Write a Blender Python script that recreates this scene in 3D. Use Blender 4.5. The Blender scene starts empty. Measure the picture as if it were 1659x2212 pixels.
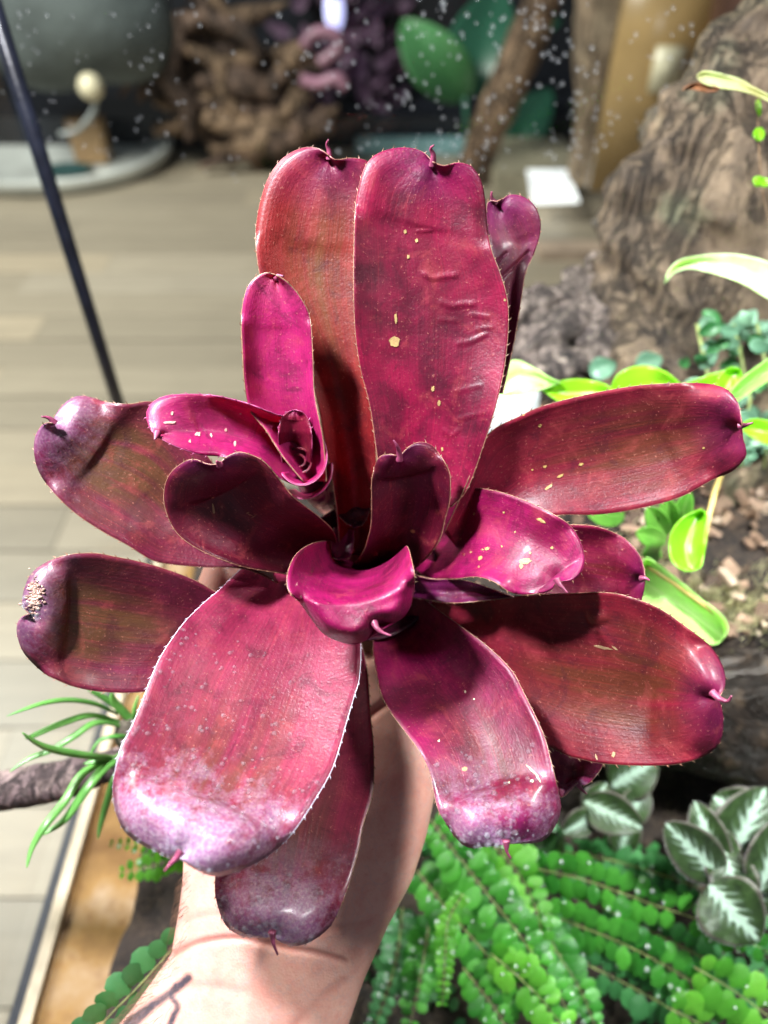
import bpy, math, random
import numpy as np
from mathutils import Vector, Matrix, noise, bvhtree

random.seed(7); RNG = np.random.default_rng(7)
SC = bpy.context.scene
COL = SC.collection
H = 1.45                       # camera height over the room floor
C45 = math.sqrt(0.5)

# ------------------------------------------------------------ camera
cam_d = bpy.data.cameras.new("camera"); cam = bpy.data.objects.new("camera", cam_d); COL.objects.link(cam)
cam.location = (0, 0, H); cam.rotation_euler = (math.radians(45), 0, 0)
cam_d.sensor_fit = 'VERTICAL'; cam_d.sensor_height = 36; cam_d.lens = 26
cam_d.clip_start = 0.01; cam_d.clip_end = 60
cam_d.dof.use_dof = True; cam_d.dof.focus_distance = 0.292; cam_d.dof.aperture_fstop = 5.0
cam_d.dof.aperture_blades = 0
SC.camera = cam
# ------------------------------------------------------------ world, lamps, exposure
w = bpy.data.worlds.new("World"); SC.world = w; w.use_nodes = True
bg = w.node_tree.nodes['Background']; bg.inputs[0].default_value = (0.80, 0.87, 1.0, 1); bg.inputs[1].default_value = 0.11
def area(name, loc, target, size, size_y, power, col):
    d = bpy.data.lights.new(name, 'AREA'); d.shape = 'RECTANGLE'; d.size = size; d.size_y = size_y
    d.energy = power; d.color = col
    o = bpy.data.objects.new(name, d); COL.objects.link(o); o.location = loc
    o.rotation_euler = (Vector(target) - Vector(loc)).to_track_quat('-Z', 'Y').to_euler()
    return o
area("tank_lamp", (-0.26, 0.225, H + 0.27), (0.0, 0.23, H - 0.25), 0.08, 0.05, 10.5, (0.95, 0.95, 1.0))
rear = area("fern_fill", (0.36, 0.20, H + 0.26), (0.24, 0.24, H - 0.5), 0.12, 0.05, 1.7, (0.95, 1.0, 0.97)); rear.data.spread = math.radians(75)  # added fill to brighten ferns and right side, no such lamp known
area("room_lamp", (-2.3, 2.0, 3.0), (-0.2, 2.2, 0), 1.4, 1.0, 160, (1.0, 0.96, 0.89))
SC.view_settings.view_transform = 'Standard'; SC.view_settings.look = 'None'
SC.view_settings.exposure = 0.62; SC.view_settings.gamma = 1
SC.cycles.use_denoising = True
SC.cycles.max_bounces = 10; SC.cycles.transparent_max_bounces = 12; SC.cycles.caustics_refractive = False; SC.cycles.caustics_reflective = False
SC.cycles.sample_clamp_indirect = 6

# ------------------------------------------------------------ helpers
def P(x, y, d):
    """point at distance d (along the optical axis) seen at x,y of a 1659 x 2212 picture"""
    u = (x - 829.5) / 1597.0; v = (1106 - y) / 1597.0
    return Vector((u * d, C45 * (1 + v) * d, H + C45 * (v - 1) * d))
def PZ(x, y, z):
    v = (1106 - y) / 1597.0
    return P(x, y, (H - z) / (C45 * (1 - v)))
def PY(x, y, Y):
    v = (1106 - y) / 1597.0
    return P(x, y, Y / (C45 * (1 + v)))

def tag(o, label=None, cat=None, group=None, kind=None):
    if label: o['label'] = label
    if cat: o['category'] = cat
    if group: o['group'] = group
    if kind: o['kind'] = kind
    return o
def empty(name, loc, label=None, cat=None, group=None, kind=None):
    o = bpy.data.objects.new(name, None); o.empty_display_size = 0.02; COL.objects.link(o); o.location = loc
    return tag(o, label, cat, group, kind)
def origin_of(o):
    v = Vector((0, 0, 0))
    while o is not None: v = v + o.location; o = o.parent
    return v
class MB:
    def __init__(s): s.v = []; s.f = []; s.uv = []; s.hasuv = False
    def add(s, vs, fs, uvs=None):
        b = len(s.v); s.v += [tuple(p) for p in vs]; s.f += [tuple(i + b for i in f) for f in fs]
        if uvs is not None: s.hasuv = True
        s.uv += (uvs if uvs is not None else [(0, 0)] * len(vs))
    def grid(s, pts, closed=False, uvf=None):
        n, m = len(pts), len(pts[0]); fs = []
        mm = m if closed else m - 1
        for i in range(n - 1):
            for j in range(mm):
                k = (j + 1) % m
                fs.append((i * m + j, i * m + k, (i + 1) * m + k, (i + 1) * m + j))
        s.add([p for r in pts for p in r], fs, [(j / (m - 1 if not closed else m), i / (n - 1)) for i in range(n) for j in range(m)])
    def tube(s, path, rad, n=8, caps=True, flat=1.0):
        path = [Vector(p) for p in path]; rows = []
        up = Vector((0, 0, 1)); prev = None
        for i, p in enumerate(path):
            t = (path[min(i + 1, len(path) - 1)] - path[max(i - 1, 0)])
            if t.length < 1e-9: t = Vector((0, 0, 1))
            t.normalize()
            a = (prev - t * prev.dot(t)) if prev is not None else (up.cross(t) if abs(up.dot(t)) < .95 else Vector((1, 0, 0)).cross(t))
            if a.length < 1e-6: a = t.orthogonal()
            a.normalize(); prev = a; b = t.cross(a)
            r = rad[i] if hasattr(rad, '__len__') else rad
            rows.append([p + a * (math.cos(q) * r) + b * (math.sin(q) * r * flat) for q in [2 * math.pi * k / n for k in range(n)]])
        b0 = len(s.v); s.grid(rows, closed=True)
        if caps:
            s.f.append(tuple(b0 + k for k in range(n))[::-1]); e = b0 + (len(rows) - 1) * n; s.f.append(tuple(e + k for k in range(n)))
    def box(s, c, size, rot=None):
        M = rot.to_matrix() if rot is not None else Matrix.Identity(3)
        vs = [Vector(c) + M @ Vector((x * size[0] / 2, y * size[1] / 2, z * size[2] / 2)) for x in (-1, 1) for y in (-1, 1) for z in (-1, 1)]
        s.add(vs, [(0, 1, 3, 2), (4, 6, 7, 5), (0, 4, 5, 1), (2, 3, 7, 6), (0, 2, 6, 4), (1, 5, 7, 3)])
    def ball(s, c, r, n=8, m=5, M=None, squash=(1, 1, 1)):
        rows = []
        for i in range(m + 1):
            a = math.pi * (i / m)
            a = min(max(a, .04), math.pi - .04)
            row = []
            for j in range(n):
                b = 2 * math.pi * j / n
                q = Vector((math.sin(a) * math.cos(b) * squash[0], math.sin(a) * math.sin(b) * squash[1], math.cos(a) * squash[2])) * r
                row.append(Vector(c) + (M @ q if M is not None else q))
            rows.append(row)
        s.grid(rows, closed=True)
    def build(s, name, mat, parent=None, smooth=True, label=None, kind=None):
        me = bpy.data.meshes.new(name); org = origin_of(parent)
        me.from_pydata([tuple(Vector(v) - org) for v in s.v], [], s.f)
        if s.hasuv:
            uvl = me.uv_layers.new(name="UVMap"); li = np.empty(len(me.loops), dtype=np.int32)
            me.loops.foreach_get('vertex_index', li)
            uvl.data.foreach_set('uv', np.array(s.uv, dtype=np.float32)[li].ravel())
        me.materials.append(mat)
        if smooth: me.polygons.foreach_set('use_smooth', [True] * len(me.polygons))
        me.update()
        o = bpy.data.objects.new(name, me); COL.objects.link(o)
        if parent is not None: o.parent = parent
        if label: o['label'] = label
        if kind: o['kind'] = kind
        return o
def inst(src, name, parent, mw):
    """copy sharing the mesh, placed by a world matrix"""
    o = bpy.data.objects.new(name, src.data); COL.objects.link(o); o.parent = parent
    o.matrix_basis = Matrix.Translation(-origin_of(parent)) @ mw
    return o

def catmull(pts, per=8):
    pts = [np.array(p, float) for p in pts]; out = []
    n = len(pts)
    for i in range(n - 1):
        p0 = pts[max(i - 1, 0)]; p1 = pts[i]; p2 = pts[i + 1]; p3 = pts[min(i + 2, n - 1)]
        for k in range(per):
            t = k / per
            out.append(.5 * ((2 * p1) + (-p0 + p2) * t + (2 * p0 - 5 * p1 + 4 * p2 - p3) * t * t + (-p0 + 3 * p1 - 3 * p2 + p3) * t ** 3))
    out.append(pts[-1]); return np.array(out)
def resample(pts, n):
    c = catmull(pts); d = np.r_[0, np.cumsum(np.linalg.norm(np.diff(c, axis=0), axis=1))]
    q = np.linspace(0, d[-1], n)
    return np.stack([np.interp(q, d, c[:, k]) for k in range(c.shape[1])], 1)
def prof(lst, t):
    a = np.array(lst, float); x = np.linspace(a[0, 0], a[-1, 0], 200)
    y = np.interp(x, a[:, 0], a[:, 1])
    k = np.ones(17) / 17; y2 = np.convolve(np.pad(y, 8, mode='edge'), k, 'valid')
    return np.interp(t, x, y2)

# ------------------------------------------------------------ node helper
class NT:
    def __init__(s, name):
        s.m = bpy.data.materials.new(name); s.m.use_nodes = True; s.t = s.m.node_tree; s.n = s.t.nodes; s.l = s.t.links
        s.b = s.n['Principled BSDF']; s.out = s.n['Material Output']
    def N(s, typ, **k):
        n = s.n.new(typ)
        for a, b in k.items(): setattr(n, a, b)
        return n
    def L(s, a, b): s.l.new(a, b)
    def coord(s, kind='Object', scale=(1, 1, 1)):
        tc = s.N('ShaderNodeTexCoord'); mp = s.N('ShaderNodeMapping'); mp.inputs['Scale'].default_value = scale
        s.L(tc.outputs[kind], mp.inputs[0]); return mp.outputs[0]
    def noise(s, co, scale, detail=4, rough=.55, dist=0):
        n = s.N('ShaderNodeTexNoise'); s.L(co, n.inputs['Vector'])
        n.inputs['Scale'].default_value = scale; n.inputs['Detail'].default_value = detail
        n.inputs['Roughness'].default_value = rough; n.inputs['Distortion'].default_value = dist
        return n.outputs['Fac']
    def voro(s, co, scale, out='Distance', feature='F1'):
        n = s.N('ShaderNodeTexVoronoi'); n.feature = feature; s.L(co, n.inputs['Vector']); n.inputs['Scale'].default_value = scale
        return n.outputs[out], n
    def ramp(s, fac, stops, interp='LINEAR'):
        r = s.N('ShaderNodeValToRGB'); r.color_ramp.interpolation = interp
        while len(r.color_ramp.elements) < len(stops): r.color_ramp.elements.new(.5)
        for e, (p, c) in zip(r.color_ramp.elements, stops):
            e.position = p; e.color = (c, c, c, 1) if not hasattr(c, '__len__') else (*c, 1)
        s.L(fac, r.inputs[0]); return r.outputs[0]
    def math(s, op, a, b=None, clamp=False):
        n = s.N('ShaderNodeMath', operation=op); n.use_clamp = clamp
        for i, x in enumerate((a, b)):
            if x is None: continue
            if isinstance(x, (int, float)): n.inputs[i].default_value = x
            else: s.L(x, n.inputs[i])
        return n.outputs[0]
    def mix(s, fac, a, b, blend='MIX'):
        n = s.N('ShaderNodeMix', data_type='RGBA', blend_type=blend)
        for i, x in ((0, fac), (6, a), (7, b)):
            if isinstance(x, (int, float)): n.inputs[i].default_value = x
            elif isinstance(x, tuple): n.inputs[i].default_value = (*x, 1) if len(x) == 3 else x
            else: s.L(x, n.inputs[i])
        return n.outputs[2]
    def bump(s, h, strength=.3, dist=.001, normal=None):
        n = s.N('ShaderNodeBump'); n.inputs['Strength'].default_value = strength; n.inputs['Distance'].default_value = dist
        s.L(h, n.inputs['Height'])
        if normal is not None: s.L(normal, n.inputs['Normal'])
        return n.outputs[0]
    def set(s, **k):
        for a, b in k.items():
            i = s.b.inputs[a.replace('_', ' ')]
            if isinstance(b, (int, float)): i.default_value = b
            elif isinstance(b, tuple): i.default_value = (*b, 1) if len(b) == 3 and i.type == 'RGBA' else b
            else: s.L(b, i)
    def translucent(s, col, fac):
        tr = s.N('ShaderNodeBsdfTranslucent'); mx = s.N('ShaderNodeMixShader'); mx.inputs[0].default_value = fac
        if isinstance(col, tuple): tr.inputs[0].default_value = (*col, 1)
        else: s.L(col, tr.inputs[0])
        s.L(s.b.outputs[0], mx.inputs[1]); s.L(tr.outputs[0], mx.inputs[2]); s.L(mx.outputs[0], s.out.inputs[0])

def leaf_mat(name, wine=(.20, .006, .030), magenta=(.33, .006, .085), olive=(.12, .035, .016), green=.5, tip_glare=.0, tip_glare_t=.8,
             flecks=.4, rough=.42, pink=0.0, tipcol=(.13, .006, .085), seed=0.0, trans=.22):
    m = NT(name)
    tc = m.N('ShaderNodeTexCoord'); sep = m.N('ShaderNodeSeparateXYZ'); m.L(tc.outputs['UV'], sep.inputs[0])
    S, T = sep.outputs[0], sep.outputs[1]
    ob = m.N('ShaderNodeMapping'); ob.inputs['Location'].default_value = (seed, seed * 1.7, 0); m.L(tc.outputs['Object'], ob.inputs[0]); ob = ob.outputs[0]
    st = m.N('ShaderNodeMapping'); st.inputs['Scale'].default_value = (70, 3.0, 1); st.inputs['Location'].default_value = (seed * 3, seed, 0); m.L(tc.outputs['UV'], st.inputs[0])
    streak = m.noise(st.outputs[0], 1.0, 5, .6)
    st2 = m.N('ShaderNodeMapping'); st2.inputs['Scale'].default_value = (9, 1.6, 1); st2.inputs['Location'].default_value = (seed, seed, 0); m.L(tc.outputs['UV'], st2.inputs[0])
    broad = m.noise(st2.outputs[0], 1.0, 3, .5)
    mott = m.noise(ob, 45, 5, .62)
    fine = m.noise(ob, 900, 3, .6)
    c = m.mix(m.ramp(mott, [(.34, 0.0), (.66, 1.0)]), wine, magenta)
    # olive-brown heart of the blade, where green shows under the red
    gs = m.math('SUBTRACT', 1.0, m.math('MULTIPLY', m.math('ABSOLUTE', m.math('SUBTRACT', S, .5)), 1.9), True)
    gt = m.math('SUBTRACT', 1.0, m.math('MULTIPLY', m.math('ABSOLUTE', m.math('SUBTRACT', T, .62)), 2.6), True)
    gfac = m.math('MULTIPLY', m.math('MULTIPLY', gs, gt), m.math('MULTIPLY', m.ramp(broad, [(.3, .1), (.62, 1.0)]), green * 2.4), True)
    c = m.mix(gfac, c, olive)
    c = m.mix(m.ramp(streak, [(.45, 0.0), (.75, .28)]), c, (.02, .001, .006))
    c = m.mix(m.ramp(streak, [(.28, .25), (.45, 0.0)]), c, m.mix(.5, c, (.5, .03, .05)))
    # darker violet tip
    tt = m.ramp(T, [(.80, 0.0), (.95, .42)])
    c = m.mix(tt, c, tipcol)
    blot = m.noise(ob, 75, 6, .72, .8)
    c = m.mix(m.ramp(blot, [(.52, 0.0), (.64, .45)]), c, (.035, .003, .012))
    c = m.mix(m.ramp(blot, [(.34, .40), (.46, 0.0)]), c, m.mix(.55, c, (.42, .07, .07)))
    # tiny pale scales
    sv = m.ramp(fine, [(.63, 0.0), (.73, .36)])
    c = m.mix(sv, c, (.55, .22, .16))
    # sparse yellow flecks
    vd, vn = m.voro(ob, 115)
    gate = m.ramp(vn.outputs['Color'], [(.93 - flecks * .16, 0.0), (.95 - flecks * .16, 1.0)])
    wob = m.noise(ob, 420, 2)
    fl = m.math('MULTIPLY', m.ramp(m.math('ADD', vd, m.math('MULTIPLY', wob, .22)), [(.19, 1.0), (.25, 0.0)]), gate, True)
    c = m.mix(m.math('MULTIPLY', fl, .8), c, (.60, .40, .12))
    rg = m.math('ADD', m.math('MULTIPLY', mott, .22), rough - .09)
    coat = .16
    if tip_glare > 0:
        bt = m.ramp(T, [(max(tip_glare_t - .38, 0), 0.0), (tip_glare_t, .65), (1.0, 1.0)])
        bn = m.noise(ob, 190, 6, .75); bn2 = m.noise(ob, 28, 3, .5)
        bf = m.math('MULTIPLY', m.ramp(m.math('ADD', m.math('MULTIPLY', bn, .55), m.math('ADD', m.math('MULTIPLY', bn2, .45), m.math('MULTIPLY', bt, .20))), [(.50, 0.0), (.62, 1.0)]), m.math('MULTIPLY', bt, tip_glare), True)
        c = m.mix(bf, c, m.mix(m.ramp(fine, [(.4, 0.0), (.6, 1.0)]), (.50, .34, .62), (.78, .70, .88)))  # lilac-white glare of the wet tips painted into the leaf colour
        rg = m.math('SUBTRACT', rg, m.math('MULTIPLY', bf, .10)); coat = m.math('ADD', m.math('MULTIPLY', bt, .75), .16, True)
    if pink > 0: c = m.mix(pink, c, (.62, .03, .27))
    h = m.math('ADD', m.math('MULTIPLY', streak, .35), m.math('ADD', m.math('MULTIPLY', fine, .45), m.math('MULTIPLY', mott, 1.8)))
    nb = m.bump(h, .55, .0007)
    m.set(Base_Color=c, Roughness=rg, Normal=nb, Specular_IOR_Level=.36, Coat_Weight=coat, Coat_Roughness=.22, Sheen_Weight=.0, Sheen_Roughness=.4, Sheen_Tint=(.75, .65, 1.0))
    m.translucent(m.mix(1.0, c, (2.6, 1.6, 1.2), 'MULTIPLY'), trans)
    return m.m
def plain(name, col, rough=.5, var=.25, scale=30, bump=.2, bdist=.001, spec=.5, trans=None, coord='Object', metal=0.0, stretch=(1, 1, 1), coat=0.0, dark=None):
    m = NT(name); co = m.coord(coord, stretch)
    n = m.noise(co, scale, 5, .6)
    dk = dark if dark else tuple(x * (1 - var) * .7 for x in col); lt = tuple(min(1, x * (1 + var)) for x in col)
    c = m.ramp(n, [(.3, dk), (.7, lt)])
    m.set(Base_Color=c, Roughness=rough, Normal=m.bump(m.noise(co, scale * 3, 5, .65), bump, bdist), Specular_IOR_Level=spec, Metallic=metal, Coat_Weight=coat)
    if trans: m.translucent(tuple(min(1, x * 1.5) for x in col), trans)
    return m.m
def drop_nodes(m, rough, white):
    tr = m.N('ShaderNodeBsdfTransparent'); gl = m.N('ShaderNodeBsdfGlossy'); gl.inputs['Roughness'].default_value = rough
    fr = m.N('ShaderNodeFresnel'); fr.inputs[0].default_value = 1.45; gi = m.N('ShaderNodeNewGeometry')
    f = m.math('MULTIPLY', m.math('ADD', fr.outputs[0], .05), m.math('SUBTRACT', 1.0, gi.outputs['Backfacing']), True)
    df = m.N('ShaderNodeBsdfDiffuse'); df.inputs[0].default_value = (.9, .93, 1, 1); m0 = m.N('ShaderNodeMixShader'); m0.inputs[0].default_value = white
    m.L(tr.outputs[0], m0.inputs[1]); m.L(df.outputs[0], m0.inputs[2]); mx = m.N('ShaderNodeMixShader')
    m.L(f, mx.inputs[0]); m.L(m0.outputs[0], mx.inputs[1]); m.L(gl.outputs[0], mx.inputs[2]); m.L(mx.outputs[0], m.out.inputs[0]); return m.m
def water_mat():
    m = NT("water"); return drop_nodes(m, .10, .05)
WATER = water_mat()

# ------------------------------------------------------------ bromeliad
PB = P(780, 1330, .36)
plant = empty("bromeliad", PB, "wine red bromeliad rosette with spined leaf tips held up in the hand", "bromeliad")
MARGIN = plain("leaf_margin", (.26, .13, .08), .4, .3, 300, .2)
MARGIN_PALE = plain("leaf_margin_pale", (.55, .50, .60), .35, .2, 300, .2)
MARGIN_PUP = plain("leaf_margin_pup", (.34, .06, .16), .4, .3, 300, .2)
SPINE = plain("leaf_spine", (.22, .04, .09), .35, .3, 200, .3)

def leaf_surface(Lp, Rp, D, cup=((0, .005), (1, .005)), tilt=((0, 0), (1, 0)), lip=(.85, 40, 0.0030), wave=.0008, seed=0, nr=72, nc=26, pinch=.001, sag=None, bumps=(), tipfix=.66):
    A = resample(Lp, nr); B = resample(Rp, nr)
    s = np.linspace(0, 1, nc)[None, :]; t = np.linspace(0, 1, nr)[:, None]
    X = A[:, 0:1] * (1 - s) + B[:, 0:1] * s; Y = A[:, 1:2] * (1 - s) + B[:, 1:2] * s
    q = 2 * s - 1
    if tipfix and lip is not None:
        t1 = tipfix; k1 = int(t1 * (nr - 1)); C1 = np.array([X[k1].mean(), Y[k1].mean()]); T_ = A[-1]
        f = np.clip((t - t1) / (1 - t1), 0, 1); mx_ = (A[:, 0:1] + B[:, 0:1]) / 2; my_ = (A[:, 1:2] + B[:, 1:2]) / 2
        blend = np.clip(f * 4, 0, 1); blend = blend * blend * (3 - 2 * blend)
        ox = (C1[0] + (T_[0] - C1[0]) * f - mx_) * blend; oy = (C1[1] + (T_[1] - C1[1]) * f - my_) * blend
        X = X + ox * (1 - q ** 2); Y = Y + oy * (1 - q ** 2)
    if sag is not None: Y = Y + prof(sag, t) * (1 - q ** 2)
    Z = prof(D, t) - prof(cup, t) * q ** 2 - prof(tilt, t) * q
    if lip is not None:
        t0, w, dz = lip
        k = int(t0 * (nr - 1)); E = np.concatenate([A[k:], B[k:]])
        dist = np.sqrt(((X[..., None] - E[None, None, :, 0]) ** 2 + (Y[..., None] - E[None, None, :, 1]) ** 2)).min(-1)
        f = np.clip(1 - dist / w, 0, 1); Z = Z + dz * f ** 2
    Z = Z + pinch * np.exp(-(q / .22) ** 2) * np.clip((t - .9) / .1, 0, 1)
    ph = seed * 1.3
    edge = q ** 2
    Z = Z + wave * (np.sin(t * 9 + ph) * (.3 + edge) * q + .5 * np.sin(t * 17 + ph * 2 + q * 2) * (.4 + edge) + .5 * np.sin(q * 6 + ph + t * 4))
    for poly, w_, amp in bumps:
        c = catmull(poly, 8); best = np.full(X.shape, 1e9)
        for a_, b_ in zip(c[:-1], c[1:]):
            d = b_ - a_; LL_ = (d ** 2).sum() + 1e-9; u = np.clip(((X - a_[0]) * d[0] + (Y - a_[1]) * d[1]) / LL_, 0, 1)
            best = np.minimum(best, np.hypot(X - a_[0] - u * d[0], Y - a_[1] - u * d[1]))
        Z = Z - amp * np.exp(-(best / w_) ** 2)
    return X, Y, Z

SURF = {}; LAST = {}
def patches(o, lst, mat, name="yellow_fleck"):
    X, Y, Z = SURF['last']; mb = MB()
    for x, y, rx, ry, ang in lst:
        n = 14; vs = []
        for rr in (0, .6, 1):
            for k in range(n if rr else 1):
                a = 2 * math.pi * k / n; j = 1 + .6 * noise.noise(Vector((x * .1 + math.cos(a) * 1.5, y * .1 + math.sin(a) * 1.5, 2)))
                dx = .72 * rx * rr * j * math.cos(a); dy = .72 * ry * rr * j * math.sin(a)
                px, py = x + dx * math.cos(ang) - dy * math.sin(ang), y + dx * math.sin(ang) + dy * math.cos(ang)
                D2 = (X - px) ** 2 + (Y - py) ** 2; idx = np.argpartition(D2.ravel(), 4)[:4]; w_ = 1 / (D2.ravel()[idx] + 1); z = (Z.ravel()[idx] * w_).sum() / w_.sum()
                vs.append(P(px, py, z - .00062))
        fs = [(0, 1 + k, 1 + (k + 1) % n) for k in range(n)] + [(1 + k, 1 + n + k, 1 + n + (k + 1) % n, 1 + (k + 1) % n) for k in range(n)]
        mb.add(vs, fs)
    return mb.build(name, mat, o, kind='stuff' if len(lst) > 1 else None)
def make_leaf(Lp, Rp, D, mat, spine=None, label=None, parent=plant, name="leaf", margin=MARGIN, teeth=True, beads=None, thick=.0006, mr=.0002, **kw):
    X, Y, Z = leaf_surface(Lp, Rp, D, **kw)
    nr, nc = X.shape; SURF['last'] = (X, Y, Z)
    mb = MB(); pts = [[P(X[i, j], Y[i, j], Z[i, j]) for j in range(nc)] for i in range(nr)]
    mb.grid(pts)
    o = mb.build(name, mat, parent, label=label); LAST['o'] = o
    so = o.modifiers.new("solid", 'SOLIDIFY'); so.thickness = thick; so.offset = 0
    if margin is not None:
        mm = MB()
        for side, inner in ((0, 2), (nc - 1, nc - 3)):
            path = [pts[i][side] for i in range(0, nr)]
            mm.tube(path[::1], mr, 6)
            if teeth:
                acc = 0
                for i in range(3, nr - 2):
                    acc += (path[i] - path[i - 1]).length
                    if acc > .0042:
                        acc = 0
                        out = (path[i] - pts[i][inner])
                        if out.length < 1e-6: continue
                        out.normalize(); fw = (path[i + 1] - path[i - 1]).normalized()
                        d = (out + fw * .7).normalized()
                        L = random.uniform(.0009, .0016)
                        mm.tube([path[i], path[i] + d * L * .5, path[i] + d * L + fw * L * .25], [.00032, .00019, .00003], 4, caps=False)
        mm.build("margin", margin, o, kind=None)
    if spine:
        sp = MB(); p = [P(*q) for q in spine]
        c = catmull([tuple(a) for a in p], 5); n = len(c)
        sp.tube([Vector(q) for q in c], [(.0012 * (1 - i / (n - 1)) ** 1.4 + .00035) for i in range(n)], 9)
        sp.build("spine", SPINE, o)
    if beads:
        n, t0, t1, rr = beads; wb = MB()
        for _ in range(n):
            tt = t0 + (t1 - t0) * random.random() ** .8
            ss = random.choice([random.random(), random.random(), random.random() ** 3])
            i = min(int(tt * (nr - 1)), nr - 2); j = min(int(ss * (nc - 1)), nc - 2)
            a, b, c2 = pts[i][j], pts[i + 1][j], pts[i][j + 1]
            nn = (b - a).cross(c2 - a)
            if nn.length < 1e-10: continue
            nn.normalize()
            if nn.dot(Vector((0, 0, H)) - Vector((0, 0, 0)) + Vector((0, 0, 0)) - a + Vector((0, 0, 0))) < 0: nn = -nn
            r = rr * random.uniform(.35, 1.0) ** 1.3
            fr = nn.to_track_quat('Z', 'Y').to_matrix()
            wb.ball(a + (b - a) * random.random() + (c2 - a) * random.random() + nn * (.00045), r, 8, 6, fr, (1, 1, .75))
        wb.build("water_beads", WATER, o, kind='stuff')
    return o

FLECK = plain("yellow_fleck", (.36, .24, .09), .5, .25, 400, .3)
FLECKP = plain("pale_fleck", (.55, .30, .26), .5, .25, 400, .3)
M_A = leaf_mat("leaf_red", wine=(0.12, 0.006, 0.01), magenta=(0.25, 0.014, 0.018), olive=(0.13, 0.045, 0.015), green=.5, flecks=.1, seed=1, trans=.32)
M_B = leaf_mat("leaf_crimson", wine=(0.07, 0.0015, 0.014), magenta=(0.25, 0.003, 0.042), olive=(0.1008, 0.0072, 0.0168), green=.3, flecks=.35, seed=2, trans=.30)
M_C = leaf_mat("leaf_dusky", wine=(0.0963, 0.0104, 0.0320), magenta=(0.1389, 0.0104, 0.0561), olive=(0.1084, 0.0209, 0.0250), green=.4, flecks=.05, seed=3)
M_D = leaf_mat("leaf_brown_red", wine=(0.1, 0.004, 0.016), magenta=(0.2, 0.007, 0.028), olive=(0.10, 0.022, 0.012), green=.8, flecks=.4, seed=4, trans=.25)
M_E = leaf_mat("leaf_brown_violet", wine=(0.075, 0.006, 0.014), magenta=(0.13, 0.007, 0.034), olive=(0.085, 0.034, 0.014), green=.9, flecks=.05, tip_glare=.18, tip_glare_t=.95, seed=5, trans=.15)
M_G = leaf_mat("leaf_shaded", wine=(0.035, 0.0008, 0.005), magenta=(0.085, 0.001, 0.014), olive=(0.0474, 0.0017, 0.0062), green=.4, flecks=.25, seed=6, trans=.10)  # pigment lowered so the shade on the inner leaves sits in the colour
M_J = leaf_mat("leaf_magenta", wine=(0.13, 0.0018, 0.032), magenta=(0.28, 0.0035, 0.085), olive=(0.1146, 0.0023, 0.0208), green=.3, flecks=.75, seed=7, tipcol=(0.1823, 0.0062, 0.0893))
M_O = leaf_mat("leaf_pink_glare", wine=(0.15, 0.007, 0.032), magenta=(0.27, 0.02, 0.066), olive=(0.1042, 0.0418, 0.0208), green=.45, tip_glare=.62, tip_glare_t=.88, flecks=.12, seed=8, tipcol=(0.2176, 0.0496, 0.1705), rough=.36)
M_P = leaf_mat("leaf_wine_glare", wine=(0.13, 0.006, 0.024), magenta=(0.22, 0.012, 0.05), olive=(0.1084, 0.0293, 0.0218), green=.6, tip_glare=.5, tip_glare_t=.93, flecks=.05, seed=9, tipcol=(0.1524, 0.0130, 0.1386))
M_M = leaf_mat("leaf_magenta_glare", wine=(0.1, 0.003, 0.024), magenta=(0.23, 0.005, 0.066), olive=(0.0880, 0.0125, 0.0113), green=.5, tip_glare=.50, tip_glare_t=.92, flecks=.35, seed=10, tipcol=(0.2762, 0.0200, 0.1800))
M_PUP = leaf_mat("pup_leaf_pink", wine=(0.2, 0.005, 0.055), magenta=(0.38, 0.012, 0.125), olive=(0.2083, 0.0112, 0.0469), green=.1, flecks=.5, seed=11, tipcol=(0.2864, 0.0521, 0.0982), trans=.3)
M_CORE = leaf_mat("leaf_core", wine=(0.0267, 0.0006, 0.0096), magenta=(0.0534, 0.0006, 0.0241), olive=(0.0270, 0.0008, 0.0050), green=.2, flecks=0, seed=12)  # near-black maroon puts the shade of the cup's hollow into the colour

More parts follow.
